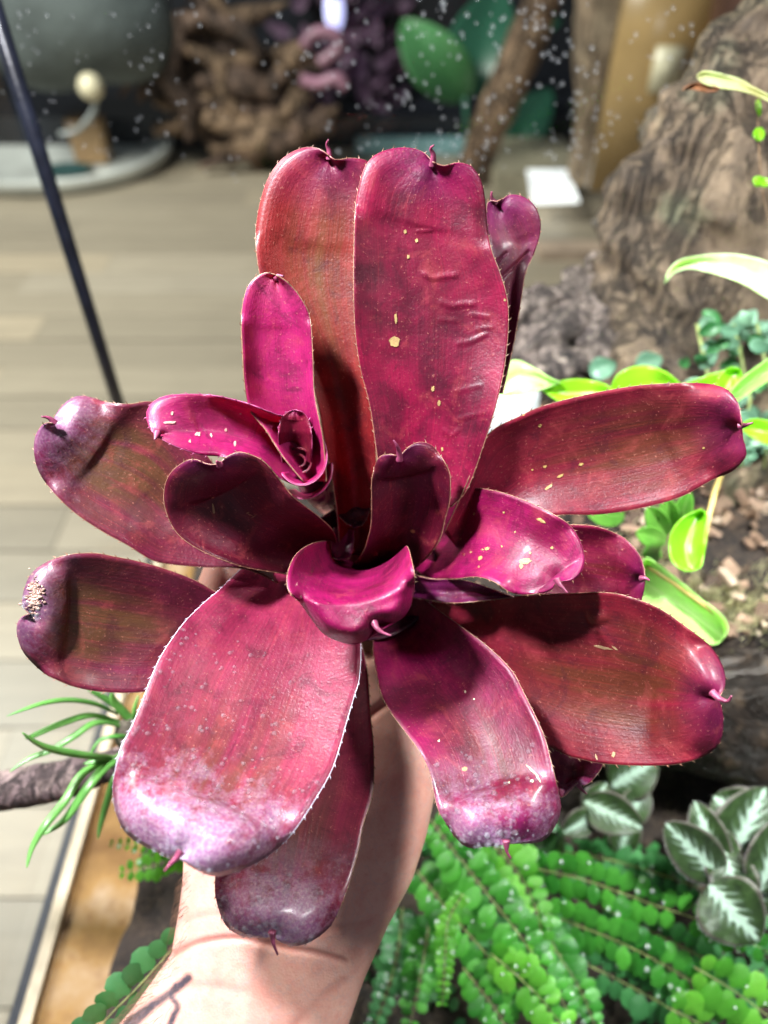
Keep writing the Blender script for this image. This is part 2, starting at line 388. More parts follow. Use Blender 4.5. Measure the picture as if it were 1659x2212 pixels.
make_leaf([(735, 1200), (728, 1110), (715, 1020), (700, 950), (688, 880), (660, 780), (610, 690), (570, 620), (556, 560), (553, 500), (562, 440), (580, 385), (612, 342), (655, 320), (690, 322), (712, 338)],
          [(815, 1200), (812, 1110), (812, 950), (806, 800), (808, 650), (815, 520), (818, 430), (812, 372), (790, 347), (755, 342), (727, 346), (712, 338)],
          [(0, .350), (.3, .324), (.6, .316), (.85, .308), (1, .302)], M_A, [(712, 345, .302), (711, 325, .300), (706, 312, .298), (710, 302, .296)],
          cup=((0, .008), (.5, .007), (1, .006)), lip=(.72, 40, 0.0026), seed=1, pinch=0, label="tall red leaf rising behind the small offshoot")
_o = make_leaf([(832, 1085), (815, 985), (800, 880), (780, 800), (768, 720), (764, 620), (765, 520), (768, 450), (780, 385), (800, 345), (835, 325), (880, 320), (915, 330), (934, 350)],
          [(975, 1095), (1010, 1055), (1045, 960), (1070, 880), (1088, 800), (1097, 720), (1096, 650), (1080, 590), (1063, 545), (1053, 500), (1048, 440), (1040, 395), (1020, 362), (990, 352), (958, 358), (934, 350)],
          [(0, .326), (.3, .312), (.6, .302), (.85, .294), (1, .290)], M_B, [(934, 360, .290), (936, 335, .287), (930, 322, .285), (937, 314, .283)],
          cup=((0, .010), (.5, .007), (1, .005)), lip=(.72, 40, 0.0026), wave=.0012, seed=2, pinch=0, label="tallest broad crimson leaf with wrinkles and a yellow spot", nr=190, nc=70, bumps=(([(917, 592), (935, 601), (960, 597), (984, 594)], 5, 0.00072), ([(955, 652), (975, 661), (1000, 657), (1022, 657)], 5, 0.00065), ([(990, 742), (1015, 738), (1050, 722)], 4, 0.00059), ([(1018, 680), (1055, 684)], 3.5, 0.00046), ([(1030, 712), (1065, 706)], 3.5, 0.00039), ([(950, 690), (985, 693)], 4, 0.00033), ([(985, 845), (1040, 832)], 4, 0.00033), ([(990, 905), (1050, 890)], 4, 0.00033), ([(960, 930), (975, 940), (990, 930)], 4, 0.00039), ([(900, 500), (930, 498)], 4, 0.00033)))
patches(_o, [(852, 738, 13, 18, .2)], FLECK, 'yellow_scar')
patches(_o, [(855, 690, 4, 14, 0), (935, 840, 5, 7, 0), (882, 555, 4, 6, 0), (900, 520, 4, 6, .2), (875, 500, 4, 6, 0), (948, 870, 5, 8, 0), (1090, 648, 4, 4, 0), (955, 970, 3, 6, 0)], FLECK)
_o = make_leaf([(1050, 850), (1050, 700), (1060, 600), (1052, 500), (1052, 445), (1060, 434), (1072, 436)],
          [(1085, 850), (1110, 740), (1125, 650), (1135, 590), (1152, 550), (1166, 505), (1165, 470), (1150, 440), (1125, 424), (1100, 422), (1085, 430), (1072, 436)],
          [(0, .33), (.5, .322), (1, .315)], M_C, [(1070, 440, .315), (1062, 428, .313), (1062, 414, .311)], cup=((0, .004), (1, .006)), lip=(.6, 36, 0.0030), seed=3, label="small dusky leaf behind the tallest leaf", nr=120, nc=50, bumps=(([(1085, 598), (1110, 575), (1141, 545)], 3.5, -.0012), ([(1070, 572), (1092, 548)], 3.5, -.0010)))
_o = make_leaf([(960, 1150), (1010, 1040), (1050, 943), (1125, 898), (1180, 875), (1280, 850), (1380, 833), (1470, 828), (1530, 830), (1570, 842), (1593, 870), (1600, 898), (1603, 920)],
          [(1000, 1200), (1080, 1150), (1150, 1125), (1210, 1112), (1290, 1111), (1380, 1098), (1470, 1073), (1540, 1035), (1580, 1018), (1606, 992), (1611, 975), (1604, 948), (1603, 920)],
          [(0, .332), (.4, .318), (.8, .300), (1, .292)], M_D, [(1597, 920, .292), (1610, 918, .290), (1626, 913, .288)],
          cup=((0, .010), (.5, .008), (1, .005)), tilt=((0, -.002), (1, -.006)), lip=(.82, 48, 0.0050), seed=4, label="long brown red leaf reaching to the upper right")
patches(_o, [(1166, 920, 5, 5, 0), (1185, 1052, 14, 4, -.6), (1210, 1028, 10, 4, -.4), (1177, 1008, 6, 3, -.4), (1150, 1015, 4, 2, 0), (1255, 1003, 7, 4, -.3), (1520, 968, 4, 3, 0)], plain('dull_yellow', (.34, .22, .07), .5))
make_leaf([(560, 1180), (500, 1060), (430, 960), (390, 895), (330, 868), (280, 873), (230, 869), (200, 860), (170, 856), (145, 868), (124, 892), (114, 914)],
          [(600, 1260), (530, 1229), (440, 1225), (365, 1218), (325, 1208), (275, 1177), (225, 1150), (165, 1110), (120, 1068), (90, 1028), (77, 993), (75, 955), (84, 928), (98, 914), (114, 914)],
          [(0, .334), (.3, .322), (.6, .310), (.85, .298), (1, .290)], M_E, [(118, 914, .290), (106, 903, .288), (90, 900, .286)],
          cup=((0, .008), (.5, .007), (1, .004)), tilt=((0, .002), (1, .006)), lip=(.80, 55, 0.0060), seed=5, label="dull violet brown leaf reaching to the upper left")
_o = make_leaf([(560, 1330), (465, 1278), (420, 1253), (360, 1230), (300, 1213), (250, 1203), (205, 1195), (150, 1198), (105, 1213), (70, 1238), (53, 1275), (50, 1308), (64, 1326)],
          [(560, 1420), (430, 1470), (310, 1494), (225, 1494), (165, 1484), (125, 1469), (95, 1453), (55, 1413), (40, 1378), (38, 1350), (48, 1332), (64, 1326)],
          [(0, .335), (.4, .312), (.8, .288), (1, .279)], M_E, None, beads=(36, .90, .99, .0011),
          cup=((0, .008), (.5, .007), (1, .003)), lip=(.78, 55, 0.0060), seed=6, label="brown leaf at lower left with a scarred wet tip")
sc_ = MB(); Xs, Ys, Zs = SURF['last']; rs = random.Random(5)
for _ in range(170):
    x, y = rs.gauss(74, 8), rs.gauss(1285, 18)
    D2 = (Xs - x) ** 2 + (Ys - y) ** 2; z = Zs.ravel()[D2.argmin()]
    if D2.min() > 200: continue
    sc_.ball(P(x, y, z - .0004), rs.uniform(.0003, .0009), 7, 5, None, (1.2, .7, .7))
sc_.build("tip_scar", plain("dry_scar", (.36, .24, .19), .15, .6, 260, .5, dark=(.06, .02, .015)), _o, kind='stuff')
make_leaf([(1080, 1150), (1150, 1130), (1230, 1133), (1280, 1136), (1320, 1148), (1355, 1168), (1380, 1198), (1391, 1228), (1393, 1250)],
          [(1080, 1270), (1200, 1300), (1320, 1312), (1375, 1312), (1388, 1285), (1393, 1250)],
          [(0, .335), (.5, .322), (1, .312)], leaf_mat("leaf_red_small", magenta=(0.1817, 0.0035, 0.0401), wine=(0.1175, 0.0021, 0.0241), olive=(0.1016, 0.0084, 0.0125), flecks=0, seed=13), [(1385, 1250, .312), (1394, 1249, .310), (1403, 1254, .309)],
          cup=((0, .006), (1, .004)), tilt=((0, 0), (1, -.006)), lip=(.70, 50, 0.0060), seed=7, label="short red leaf tucked between two right hand leaves")
_o = make_leaf([(880, 1262), (905, 1286), (940, 1300), (1005, 1298), (1110, 1288), (1230, 1282), (1320, 1281), (1380, 1296), (1430, 1318), (1480, 1353), (1530, 1393), (1557, 1433), (1566, 1469), (1560, 1495), (1548, 1508)],
          [(900, 1340), (1000, 1450), (1100, 1560), (1210, 1624), (1255, 1639), (1305, 1649), (1380, 1653), (1455, 1651), (1505, 1639), (1540, 1619), (1557, 1594), (1561, 1554), (1556, 1524), (1548, 1508)],
          [(0, .378), (.3, .334), (.6, .300), (.85, .278), (1, .268)], leaf_mat("leaf_broad_red", wine=(0.1, 0.004, 0.013), magenta=(0.2, 0.007, 0.024), olive=(0.10, 0.022, 0.010), green=.8, flecks=.05, seed=14, trans=.25), [(1538, 1495, .268), (1555, 1510, .265), (1572, 1514, .263), (1580, 1503, .261)],
          cup=((0, .0), (.3, .002), (.55, .009), (1, .004)), tilt=((0, 0), (.6, -.004), (1, -.004)), lip=(.84, 50, 0.0060), seed=8, pinch=.003, wave=.0013, label="broad red leaf reaching to the lower right", nr=130, nc=60, bumps=(([(1264, 1325), (1269, 1345), (1288, 1353), (1312, 1346)], 5, -.0013), ([(1280, 1325), (1300, 1335)], 12, .0012)))
patches(_o, [(1300, 1398, 30, 4, .2), (1328, 1400, 10, 3, .6), (1325, 1630, 5, 10, .3), (1288, 1635, 3, 9, -.3)], plain('tan_graze', (.32, .20, .10), .5))
_o = make_leaf([(815, 1330), (806, 1392), (808, 1420), (815, 1460), (824, 1500), (842, 1535), (869, 1572), (903, 1618), (926, 1663), (937, 1709), (947, 1749), (965, 1779), (990, 1814), (1015, 1830), (1045, 1827), (1080, 1825), (1094, 1822)],
          [(860, 1270), (900, 1282), (940, 1313), (995, 1353), (1055, 1398), (1105, 1448), (1130, 1494), (1155, 1544), (1175, 1589), (1190, 1644), (1205, 1709), (1210, 1749), (1195, 1789), (1170, 1816), (1130, 1820), (1094, 1822)],
          [(0, .375), (.22, .330), (.5, .296), (.8, .268), (1, .262)], M_M, [(1093, 1815, .262), (1094, 1828, .262), (1095, 1840, .262), (1103, 1854, .262)], beads=(120, .55, .97, .0012),
          cup=((0, .016), (.35, .012), (.7, .004), (1, .002)), tilt=((0, 0), (1, .0)), lip=(.78, 62, 0.0080), seed=9, label="magenta leaf hanging at lower centre with pale glare painted on its tip", margin=MARGIN)
patches(_o, [(1150, 1665, 24, 3, .75), (1162, 1680, 14, 3, 1.1), (1149, 1686, 5, 5, 0), (1005, 1494, 3, 4, 0), (1024, 1510, 3, 3, 0), (948, 1600, 3, 4, 0), (1100, 1690, 3, 3, 0)], plain('pale_graze', (.55, .50, .30), .5))
make_leaf([(1150, 1560), (1180, 1640), (1200, 1700), (1212, 1722), (1230, 1708), (1246, 1692)],
          [(1290, 1540), (1306, 1620), (1300, 1656), (1280, 1684), (1262, 1696), (1246, 1692)],
          [(0, .33), (1, .312)], M_M, [(1246, 1690, .312), (1255, 1704, .310), (1268, 1715, .309)], lip=(.5, 30, 0.0030), seed=10, label="small leaf tip showing between the two lower right leaves")
make_leaf([(700, 1400), (620, 1500), (540, 1640), (490, 1760), (470, 1860), (465, 1919), (472, 1959), (490, 1999), (520, 2019), (560, 2024), (590, 2022)],
          [(775, 1370), (792, 1440), (800, 1544), (807, 1619), (805, 1709), (785, 1779), (772, 1844), (750, 1919), (720, 1989), (685, 2024), (645, 2041), (610, 2035), (590, 2022)],
          [(0, .345), (.35, .322), (.7, .288), (.9, .274), (1, .270)], M_P, [(588, 2012, .270), (589, 2026, .270), (592, 2042, .269), (600, 2062, .269)], beads=(120, .72, .985, .0014),
          cup=((0, .008), (.5, .006), (1, .002)), lip=(.82, 55, 0.0070), seed=11, label="narrow lower leaf lying over the wrist")
make_leaf([(590, 1165), (517, 1233), (470, 1278), (440, 1303), (400, 1343), (370, 1383), (345, 1423), (325, 1469), (310, 1509), (285, 1569), (262, 1614), (249, 1669), (245, 1709), (252, 1754), (270, 1794), (300, 1819), (340, 1839), (368, 1854), (388, 1852)],
          [(720, 1200), (768, 1300), (779, 1398), (775, 1469), (766, 1500), (750, 1554), (720, 1654), (685, 1719), (635, 1794), (590, 1839), (530, 1874), (470, 1891), (430, 1880), (405, 1864), (388, 1852)],
          [(0, .365), (.08, .337), (.22, .316), (.5, .282), (.8, .243), (1, .232)], M_O, [(392, 1838, .232), (382, 1852, .231), (368, 1866, .230), (355, 1882, .229)], beads=(300, .28, .97, .0011), margin=MARGIN_PALE, mr=.00028,
          cup=((0, .0), (.16, .008), (.35, .010), (.7, .005), (1, .001)), tilt=((0, 0), (.5, .002), (1, .002)), lip=(.74, 85, 0.0100), seed=12, label="largest pink leaf hanging nearest the camera, wet, with glare painted on its tip")
_o = make_leaf([(800, 1275), (700, 1250), (620, 1240), (530, 1225), (465, 1203), (415, 1178), (380, 1148), (360, 1108), (354, 1068), (365, 1028), (390, 1003), (418, 992), (450, 1003), (474, 1002)],
          [(735, 1225), (728, 1205), (722, 1152), (690, 1118), (660, 1095), (630, 1070), (600, 1031), (570, 997), (540, 982), (515, 977), (492, 986), (474, 1002)],
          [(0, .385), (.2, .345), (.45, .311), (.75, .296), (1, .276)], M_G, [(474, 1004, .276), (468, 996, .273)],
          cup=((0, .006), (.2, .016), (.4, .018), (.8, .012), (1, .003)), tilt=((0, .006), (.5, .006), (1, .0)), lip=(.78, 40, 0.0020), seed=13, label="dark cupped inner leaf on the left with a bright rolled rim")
patches(_o, [(461, 1100, 3, 18, -.1), (459, 1075, 5, 2, 0), (540, 1112, 10, 2, .4), (548, 1116, 8, 2, -.5), (535, 1108, 5, 2, -.4)], plain('tan_scratch', (.22, .12, .06), .5))
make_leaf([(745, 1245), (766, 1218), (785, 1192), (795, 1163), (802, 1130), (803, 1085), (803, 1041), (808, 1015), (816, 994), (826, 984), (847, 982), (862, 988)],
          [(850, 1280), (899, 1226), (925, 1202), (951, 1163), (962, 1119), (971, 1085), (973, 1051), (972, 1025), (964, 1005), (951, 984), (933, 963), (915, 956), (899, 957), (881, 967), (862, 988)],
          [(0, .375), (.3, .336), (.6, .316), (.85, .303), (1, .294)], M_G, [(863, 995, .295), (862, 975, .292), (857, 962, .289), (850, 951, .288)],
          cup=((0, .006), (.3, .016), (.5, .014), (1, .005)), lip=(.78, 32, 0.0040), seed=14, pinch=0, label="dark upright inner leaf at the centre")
_o = make_leaf([(890, 1160), (925, 1108), (952, 1078), (978, 1059), (1030, 1055), (1080, 1063), (1130, 1080), (1180, 1103), (1225, 1130), (1250, 1163), (1262, 1203), (1256, 1233), (1238, 1252), (1215, 1256), (1204, 1254)],
          [(870, 1240), (898, 1233), (930, 1248), (980, 1250), (1030, 1246), (1070, 1258), (1100, 1278), (1130, 1284), (1170, 1281), (1192, 1272), (1204, 1254)],
          [(0, .372), (.2, .346), (.4, .317), (.6, .300), (.85, .290), (1, .282)], M_J, [(1202, 1250, .282), (1208, 1262, .281), (1216, 1270, .280), (1226, 1281, .279)],
          cup=((0, .000), (.2, .006), (.5, .009), (1, .002)), tilt=((0, 0), (1, .0)), lip=(.72, 42, 0.0050), seed=15, tipfix=.82, label="bright magenta inner leaf on the right with yellow flecks")
patches(_o, [(1135, 1212, 19, 9, -.1), (1126, 1222, 6, 8, 0), (1168, 1124, 13, 5, .5), (1052, 1185, 8, 5, 0), (1042, 1187, 4, 3, 0), (1145, 1194, 4, 4, 0), (1192, 1183, 5, 4, 0), (1112, 1149, 3, 3, 0), (1024, 1110, 3, 4, 0), (1010, 1090, 4, 3, 0), (1088, 1107, 3, 3, 0), (1034, 1224, 3, 3, 0), (966, 1237, 4, 2, 0), (1017, 1192, 3, 3, 0), (996, 1165, 3, 4, 0), (1084, 1180, 3, 3, 0)], FLECK)
make_leaf([(722, 1168), (680, 1172), (645, 1192), (628, 1218), (620, 1250), (625, 1278), (650, 1303), (675, 1338), (700, 1368), (735, 1385), (770, 1390), (798, 1374), (812, 1352)],
          [(862, 1212), (870, 1194), (878, 1180), (884, 1190), (890, 1215), (895, 1240), (895, 1262), (889, 1301), (873, 1330), (852, 1343), (830, 1347), (812, 1352)],
          [(0, .385), (.10, .350), (.2, .318), (.32, .285), (.45, .272), (.7, .268), (.85, .270), (1, .276)], M_J, [(808, 1345, .272), (814, 1356, .270), (826, 1366, .269), (845, 1373, .268)],
          sag=((0, 40), (.12, 56), (.28, 56), (.45, 26), (.7, 8), (1, 0)),
          cup=((0, .040), (.12, .040), (.22, .030), (.34, .012), (.5, .002), (1, -.003)), lip=(.50, 32, .012), seed=16, tipfix=None, nr=90, nc=40, wave=.0006, label="curled magenta leaf at the front of the cup")
patches(LAST['o'], [(650, 1290, 3, 5, .4), (640, 1262, 3, 4, .3), (700, 1300, 3, 3, 0), (668, 1275, 2, 3, 0), (735, 1298, 3, 2, 0)], FLECKP)
# inner scraps deep in the cup
make_leaf([(720, 1090), (728, 1108), (745, 1128), (766, 1140)], [(800, 1090), (796, 1110), (785, 1132), (766, 1140)], [(0, .342), (1, .332)], M_CORE, None, lip=None, cup=((0, .003), (1, 0)), seed=17, label="bud leaf deep between the offshoot and the centre", mr=.0002)
make_leaf([(722, 1140), (716, 1170), (718, 1200), (728, 1208)], [(765, 1145), (764, 1175), (754, 1206), (728, 1208)], [(0, .344), (1, .334)], leaf_mat("leaf_violet", wine=(.11, .006, .05), magenta=(.2, .01, .1), olive=(.1, .01, .03), flecks=0, seed=18), None, lip=None, cup=((0, .004), (1, 0)), seed=18, mr=.0002, label="short violet leaf inside the cup")
make_leaf([(880, 1235), (930, 1250), (1010, 1255), (1110, 1290)], [(880, 1290), (930, 1296), (990, 1302), (1110, 1290)], [(0, .345), (.5, .328), (1, .322)], leaf_mat("leaf_violet_dark", wine=(.07, .006, .035), magenta=(.15, .012, .085), olive=(.1, .01, .02), flecks=0, seed=19, rough=.2), None, lip=None, cup=((0, .004), (1, .002)), seed=19, mr=.0002, label="violet leaf showing under the bright magenta leaf")
# sheath that closes the cup from below
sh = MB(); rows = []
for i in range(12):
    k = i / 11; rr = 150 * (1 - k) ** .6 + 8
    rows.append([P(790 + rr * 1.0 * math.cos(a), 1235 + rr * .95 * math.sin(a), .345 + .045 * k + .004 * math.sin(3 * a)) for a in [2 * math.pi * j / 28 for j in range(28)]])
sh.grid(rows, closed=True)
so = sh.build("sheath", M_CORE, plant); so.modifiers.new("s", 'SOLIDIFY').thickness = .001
# stump under the rosette that the fingers hold
st = MB(); st.tube([P(790, 1270, .37), P(790, 1340, .385), P(780, 1430, .395)], [.020, .016, .012], 14)
st.build("stem", plain("plant_base", (.10, .05, .03), .7, .4, 60, .5), plant)

# the offshoot on the upper left of the cup
make_leaf([(655, 1040), (610, 985), (575, 930), (540, 885), (529, 830), (525, 777), (522, 690), (530, 635), (545, 607), (572, 590), (596, 594)],
          [(705, 1040), (702, 993), (697, 943), (685, 883), (678, 838), (676, 777), (670, 690), (650, 645), (622, 611), (596, 594)],
          [(0, .318), (.4, .306), (.8, .296), (1, .292)], M_PUP, [(598, 600, .292), (603, 596, .290), (612, 597, .289)], name="leaf",
          cup=((0, .014), (.4, .007), (1, .005)), lip=(.75, 24, 0.0016), seed=21, mr=.00028, label="upright hot pink leaf of the offshoot")
_o = make_leaf([(702, 990), (690, 950), (660, 918), (628, 902), (600, 896), (570, 885), (530, 870), (465, 855), (410, 852), (360, 856), (328, 872), (317, 898), (325, 925), (336, 940)],
          [(690, 1025), (665, 1048), (635, 1046), (600, 1030), (540, 1000), (480, 986), (435, 982), (390, 968), (352, 950), (336, 940)],
          [(0, .340), (.18, .332), (.35, .312), (.7, .296), (1, .286)], M_PUP, [(340, 936, .286), (337, 944, .284), (334, 950, .283)], name="leaf",
          cup=((0, .020), (.25, .020), (.5, .009), (1, .003)), lip=(.62, 26, 0.0025), seed=22, mr=.00024, margin=MARGIN_PUP, label="pink leaf of the offshoot pointing left, with yellow flecks")
patches(_o, [(368, 912, 17, 4, -.05), (428, 937, 8, 6, 0), (456, 940, 4, 6, -.4), (410, 953, 4, 5, 0), (488, 929, 4, 5, 0), (508, 958, 4, 8, 0), (372, 893, 4, 6, .2), (520, 894, 3, 3, 0)], FLECKP)
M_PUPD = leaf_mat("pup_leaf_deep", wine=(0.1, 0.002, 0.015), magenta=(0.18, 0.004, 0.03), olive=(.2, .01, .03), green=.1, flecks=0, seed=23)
def wrap(cx, cy, rx, ry, d0, d1, a0, a1, mat, flare=.0, shrink=.55, drop=(8, 16), label=None, spiral=0.0, rimvar=.3, mg=None):
    mb = MB(); rows = []; n = 40
    for i in range(14):
        k = i / 13; row = []
        for j in range(n):
            q = j / (n - 1); a = a0 + (a1 - a0) * q
            sp = 1 - spiral * q
            sc = (1 - (1 - shrink) * k) * sp * (1 + flare * (1 - k) ** 3)
            row.append(P(cx + drop[0] * k + rx * sc * math.cos(a), cy + drop[1] * k + ry * sc * math.sin(a), d0 + (d1 - d0) * k + rimvar * .01 * (1 - math.sin(math.pi * q)) * (1 - k)))
        rows.append(row)
    mb.grid(rows); o = mb.build("leaf", mat, plant, label=label)
    o.modifiers.new("s", 'SOLIDIFY').thickness = .0007
    mm = MB(); mm.tube(rows[0], .0002, 6); mm.build("margin", mg or MARGIN_PUP, o)
    return o
PI = math.pi
wrap(652, 985, 50, 58, .303, .335, -.45 * PI, .80 * PI, M_PUP, .10, .6, label="pink sheath wrapped round the heart of the offshoot")
wrap(655, 1010, 58, 62, .312, .345, -.05 * PI, .72 * PI, M_PUP, .10, .7, label="outer pale rimmed sheath of the offshoot")
make_leaf([(610, 1000), (602, 950), (605, 912), (618, 892), (638, 885)], [(672, 1000), (674, 950), (668, 912), (656, 892), (638, 885)], [(0, .322), (.5, .308), (1, .303)], M_PUPD, None, cup=((0, .012), (.5, .009), (1, .003)), lip=(.6, 18, .003), seed=31, mr=.00015, margin=MARGIN_PUP, label="deep red inner leaf standing in the offshoot")
wrap(646, 998, 33, 33, .311, .326, -.7 * PI, 3.2 * PI, M_PUPD, 0, .9, drop=(2, 3), spiral=.82, rimvar=.0, label="tight spiral of the youngest leaf in the offshoot", mg=M_PUPD)
bt = MB(); bt.tube([P(650, 1000, .332), P(655, 1010, .338)], [.0075, .007], 16); bt.build("leaf_base", M_PUPD, plant)
pm = NT("pup_stem"); co = pm.coord('Object', (1, 1, .5)); pm.set(Base_Color=pm.ramp(pm.noise(co, 160, 4, .6, 1.0), [(.38, (.03, .005, .02)), (.5, (.16, .03, .10)), (.60, (.40, .42, .26))]), Roughness=.45)
ps = MB(); ps.tube([P(672, 1000, .332), P(690, 1050, .345), P(712, 1085, .365), P(735, 1110, .39)], [.0095, .009, .007, .005], 16); ps.build("offshoot_stem", pm.m, plant)

# wrinkles and the yellow scar on the tall leaf
def on_leaf(x, y, d): return P(x, y, d)

# ------------------------------------------------------------ forearm and hand
def skin_mat():
    m = NT("skin"); co = m.coord('Object')
    n1 = m.noise(co, 28, 4, .6); n2 = m.noise(co, 140, 5, .65); n3 = m.noise(co, 700, 3, .6)
    c = m.mix(m.ramp(n1, [(.35, 0.0), (.7, 1.0)]), (.72, .40, .32), (.70, .34, .28))
    c = m.mix(m.ramp(n2, [(.42, 0.0), (.66, .7)]), c, (.66, .28, .22))
    n4 = m.noise(co, 60, 3, .6, 1.5)
    c = m.mix(m.ramp(m.math('ABSOLUTE', m.math('SUBTRACT', n4, .5)), [(.0, .22), (.03, 0.0)]), c, (.40, .33, .36))
    c = m.mix(m.ramp(n3, [(.62, 0.0), (.72, .35)]), c, (.50, .16, .11))
    at = m.N('ShaderNodeAttribute'); at.attribute_name = "ink"; sp = m.N('ShaderNodeSeparateColor'); m.L(at.outputs['Color'], sp.inputs[0])
    inkn = m.math('MULTIPLY', sp.outputs[0], m.ramp(n2, [(.25, .75), (.55, 1.0)]), True)
    c = m.mix(m.math('MULTIPLY', sp.outputs[1], .7), c, (.42, .13, .10))
    c = m.mix(m.math('MULTIPLY', inkn, .95), c, (.02, .028, .045))
    vo, _ = m.voro(co, 900, feature='F1')
    h = m.math('ADD', m.math('MULTIPLY', vo, .5), m.math('ADD', m.math('MULTIPLY', n2, .9), m.math('MULTIPLY', n3, .4)))
    m.set(Base_Color=c, Roughness=m.math('ADD', m.math('MULTIPLY', n2, .25), .33), Normal=m.bump(h, .28, .0005), Subsurface_Weight=.25, Subsurface_Radius=(1.0, .35, .2), Subsurface_Scale=.003, Specular_IOR_Level=.5)
    return m.m
person = empty("person", P(520, 2260, .34), "bare tattooed forearm and hand holding the bromeliad from below", "person")
hb = MB()
def ring(xl, xr, yl, yr, d, th, n=40, pw=2.35, back=0.0):
    a = P(xl, yl, d); b = P(xr, yr, d); c = (a + b) / 2; ax = (b - a) / 2; rx = ax.length; ax.normalize()
    view = Vector((0, C45, -C45)); vz = (view - ax * view.dot(ax)).normalized()
    out = []
    for k in range(n):
        q = 2 * PI * k / n; cx, sx = math.cos(q), math.sin(q)
        ex = math.copysign(abs(cx) ** (2 / pw), cx); ey = math.copysign(abs(sx) ** (2 / pw), sx)
        out.append(c + ax * (rx * ex) + vz * (th * ey))
    return out
# left x, right x, left y, right y, depth of the middle, half thickness
ST = [(-60, 700, 2560, 2640, .335, .032), (110, 735, 2380, 2400, .338, .031), (272, 752, 2200, 2210, .340, .0295), (372, 790, 2060, 2100, .343, .0275),
      (388, 842, 1965, 1985, .345, .026), (398, 893, 1890, 1890, .347, .026), (400, 922, 1800, 1800, .350, .026), (402, 940, 1715, 1715, .353, .0255),
      (420, 948, 1640, 1640, .357, .0245), (450, 940, 1560, 1560, .362, .0225), (490, 915, 1490, 1490, .368, .020), (520, 885, 1430, 1425, .374, .017)]
hb.grid([ring(*s) for s in ST], closed=True)
m_ = 40; b0 = 0; hb.f.append(tuple(range(m_))[::-1]); e = (len(ST) - 1) * m_; hb.f.append(tuple(e + k for k in range(m_)))
def limb(pts, rad, n=16):
    c = catmull([tuple(P(*q)) for q in pts], 6); r = catmull([(x,) for x in rad], 6)[:, 0]
    hb.tube([Vector(p) for p in c], list(r), n)
    hb.ball(Vector(c[-1]), float(r[-1]), 14, 9)
    hb.ball(Vector(c[0]), float(r[0]), 14, 9)
# thumb up the left side, its tip in the gap between the left leaves
limb([(500, 1760, .352), (455, 1600, .350), (450, 1440, .352), (462, 1320, .354), (480, 1235, .356)], [.020, .0165, .0125, .0115, .0095])
# four fingers folded round the stem under the rosette
limb([(560, 1470, .374), (600, 1330, .392), (660, 1230, .400), (740, 1195, .392), (790, 1210, .378)], [.0120, .0105, .0100, .0090, .0072])
limb([(650, 1460, .376), (700, 1320, .404), (760, 1235, .412), (840, 1215, .402), (880, 1250, .386)], [.0120, .0110, .0105, .0092, .0074])
limb([(750, 1460, .376), (810, 1350, .402), (870, 1290, .408), (925, 1290, .396), (930, 1335, .382)], [.0118, .0105, .0098, .0088, .0070])
limb([(840, 1500, .370), (890, 1420, .388), (925, 1370, .392), (940, 1400, .380), (915, 1445, .370)], [.0112, .0098, .0088, .0078, .0062])
# heel bulges of the palm
hb.ball(P(560, 1780, .345), .026, 20, 14, None, (1, 1, .95))
raw = hb.build("hand_raw", WATER, None)
rm = raw.modifiers.new("r", 'REMESH'); rm.mode = 'VOXEL'; rm.voxel_size = .00125; rm.use_smooth_shade = True
sm = raw.modifiers.new("s", 'SMOOTH'); sm.iterations = 24; sm.factor = .6
dg = bpy.context.evaluated_depsgraph_get(); dg.update()
ev = raw.evaluated_get(dg); hm = bpy.data.meshes.new_from_object(ev)
bpy.data.objects.remove(raw)
nv = len(hm.vertices); V = np.empty(nv * 3); hm.vertices.foreach_get('co', V); V = V.reshape(-1, 3)
NN = np.empty(nv * 3); hm.vertex_normals.foreach_get('vector', NN); NN = NN.reshape(-1, 3)
rel = V - np.array([0, 0, H]); dep = C45 * rel[:, 1] - C45 * rel[:, 2]; upc = C45 * rel[:, 1] + C45 * rel[:, 2]
gx = 829.5 + 1597 * rel[:, 0] / dep; gy = 1106 - 1597 * upc / dep
front = (NN @ np.array([0, -C45, C45])) > .05
def seg_dist(poly):
    c = catmull(poly, 10); best = np.full(nv, 1e9)
    for a, b in zip(c[:-1], c[1:]):
        d = b - a; L = (d ** 2).sum() + 1e-9
        t = np.clip(((gx - a[0]) * d[0] + (gy - a[1]) * d[1]) / L, 0, 1)
        best = np.minimum(best, np.hypot(gx - a[0] - t * d[0], gy - a[1] - t * d[1]))
    return best
crease = np.zeros(nv); 
for poly, wd, dp in (([(375, 2062), (420, 2040), (480, 2028), (540, 2030), (610, 2045), (680, 2058), (740, 2075)], 7, .0012), ([(400, 1990), (470, 1975), (560, 1990)], 8, .0003),
                     ([(800, 1545), (830, 1522), (870, 1500), (930, 1490)], 9, .0016), ([(690, 2010), (740, 2000), (800, 1990)], 8, .0004), ([(300, 2170), (420, 2130), (520, 2140)], 10, .0003),
                     ([(620, 2230), (700, 2150), (740, 2120)], 10, .0004)):
    g = np.exp(-(seg_dist(poly) / wd) ** 2) * front
    V -= NN * (g * dp)[:, None]; crease = np.maximum(crease, g * min(1, dp / .0012))
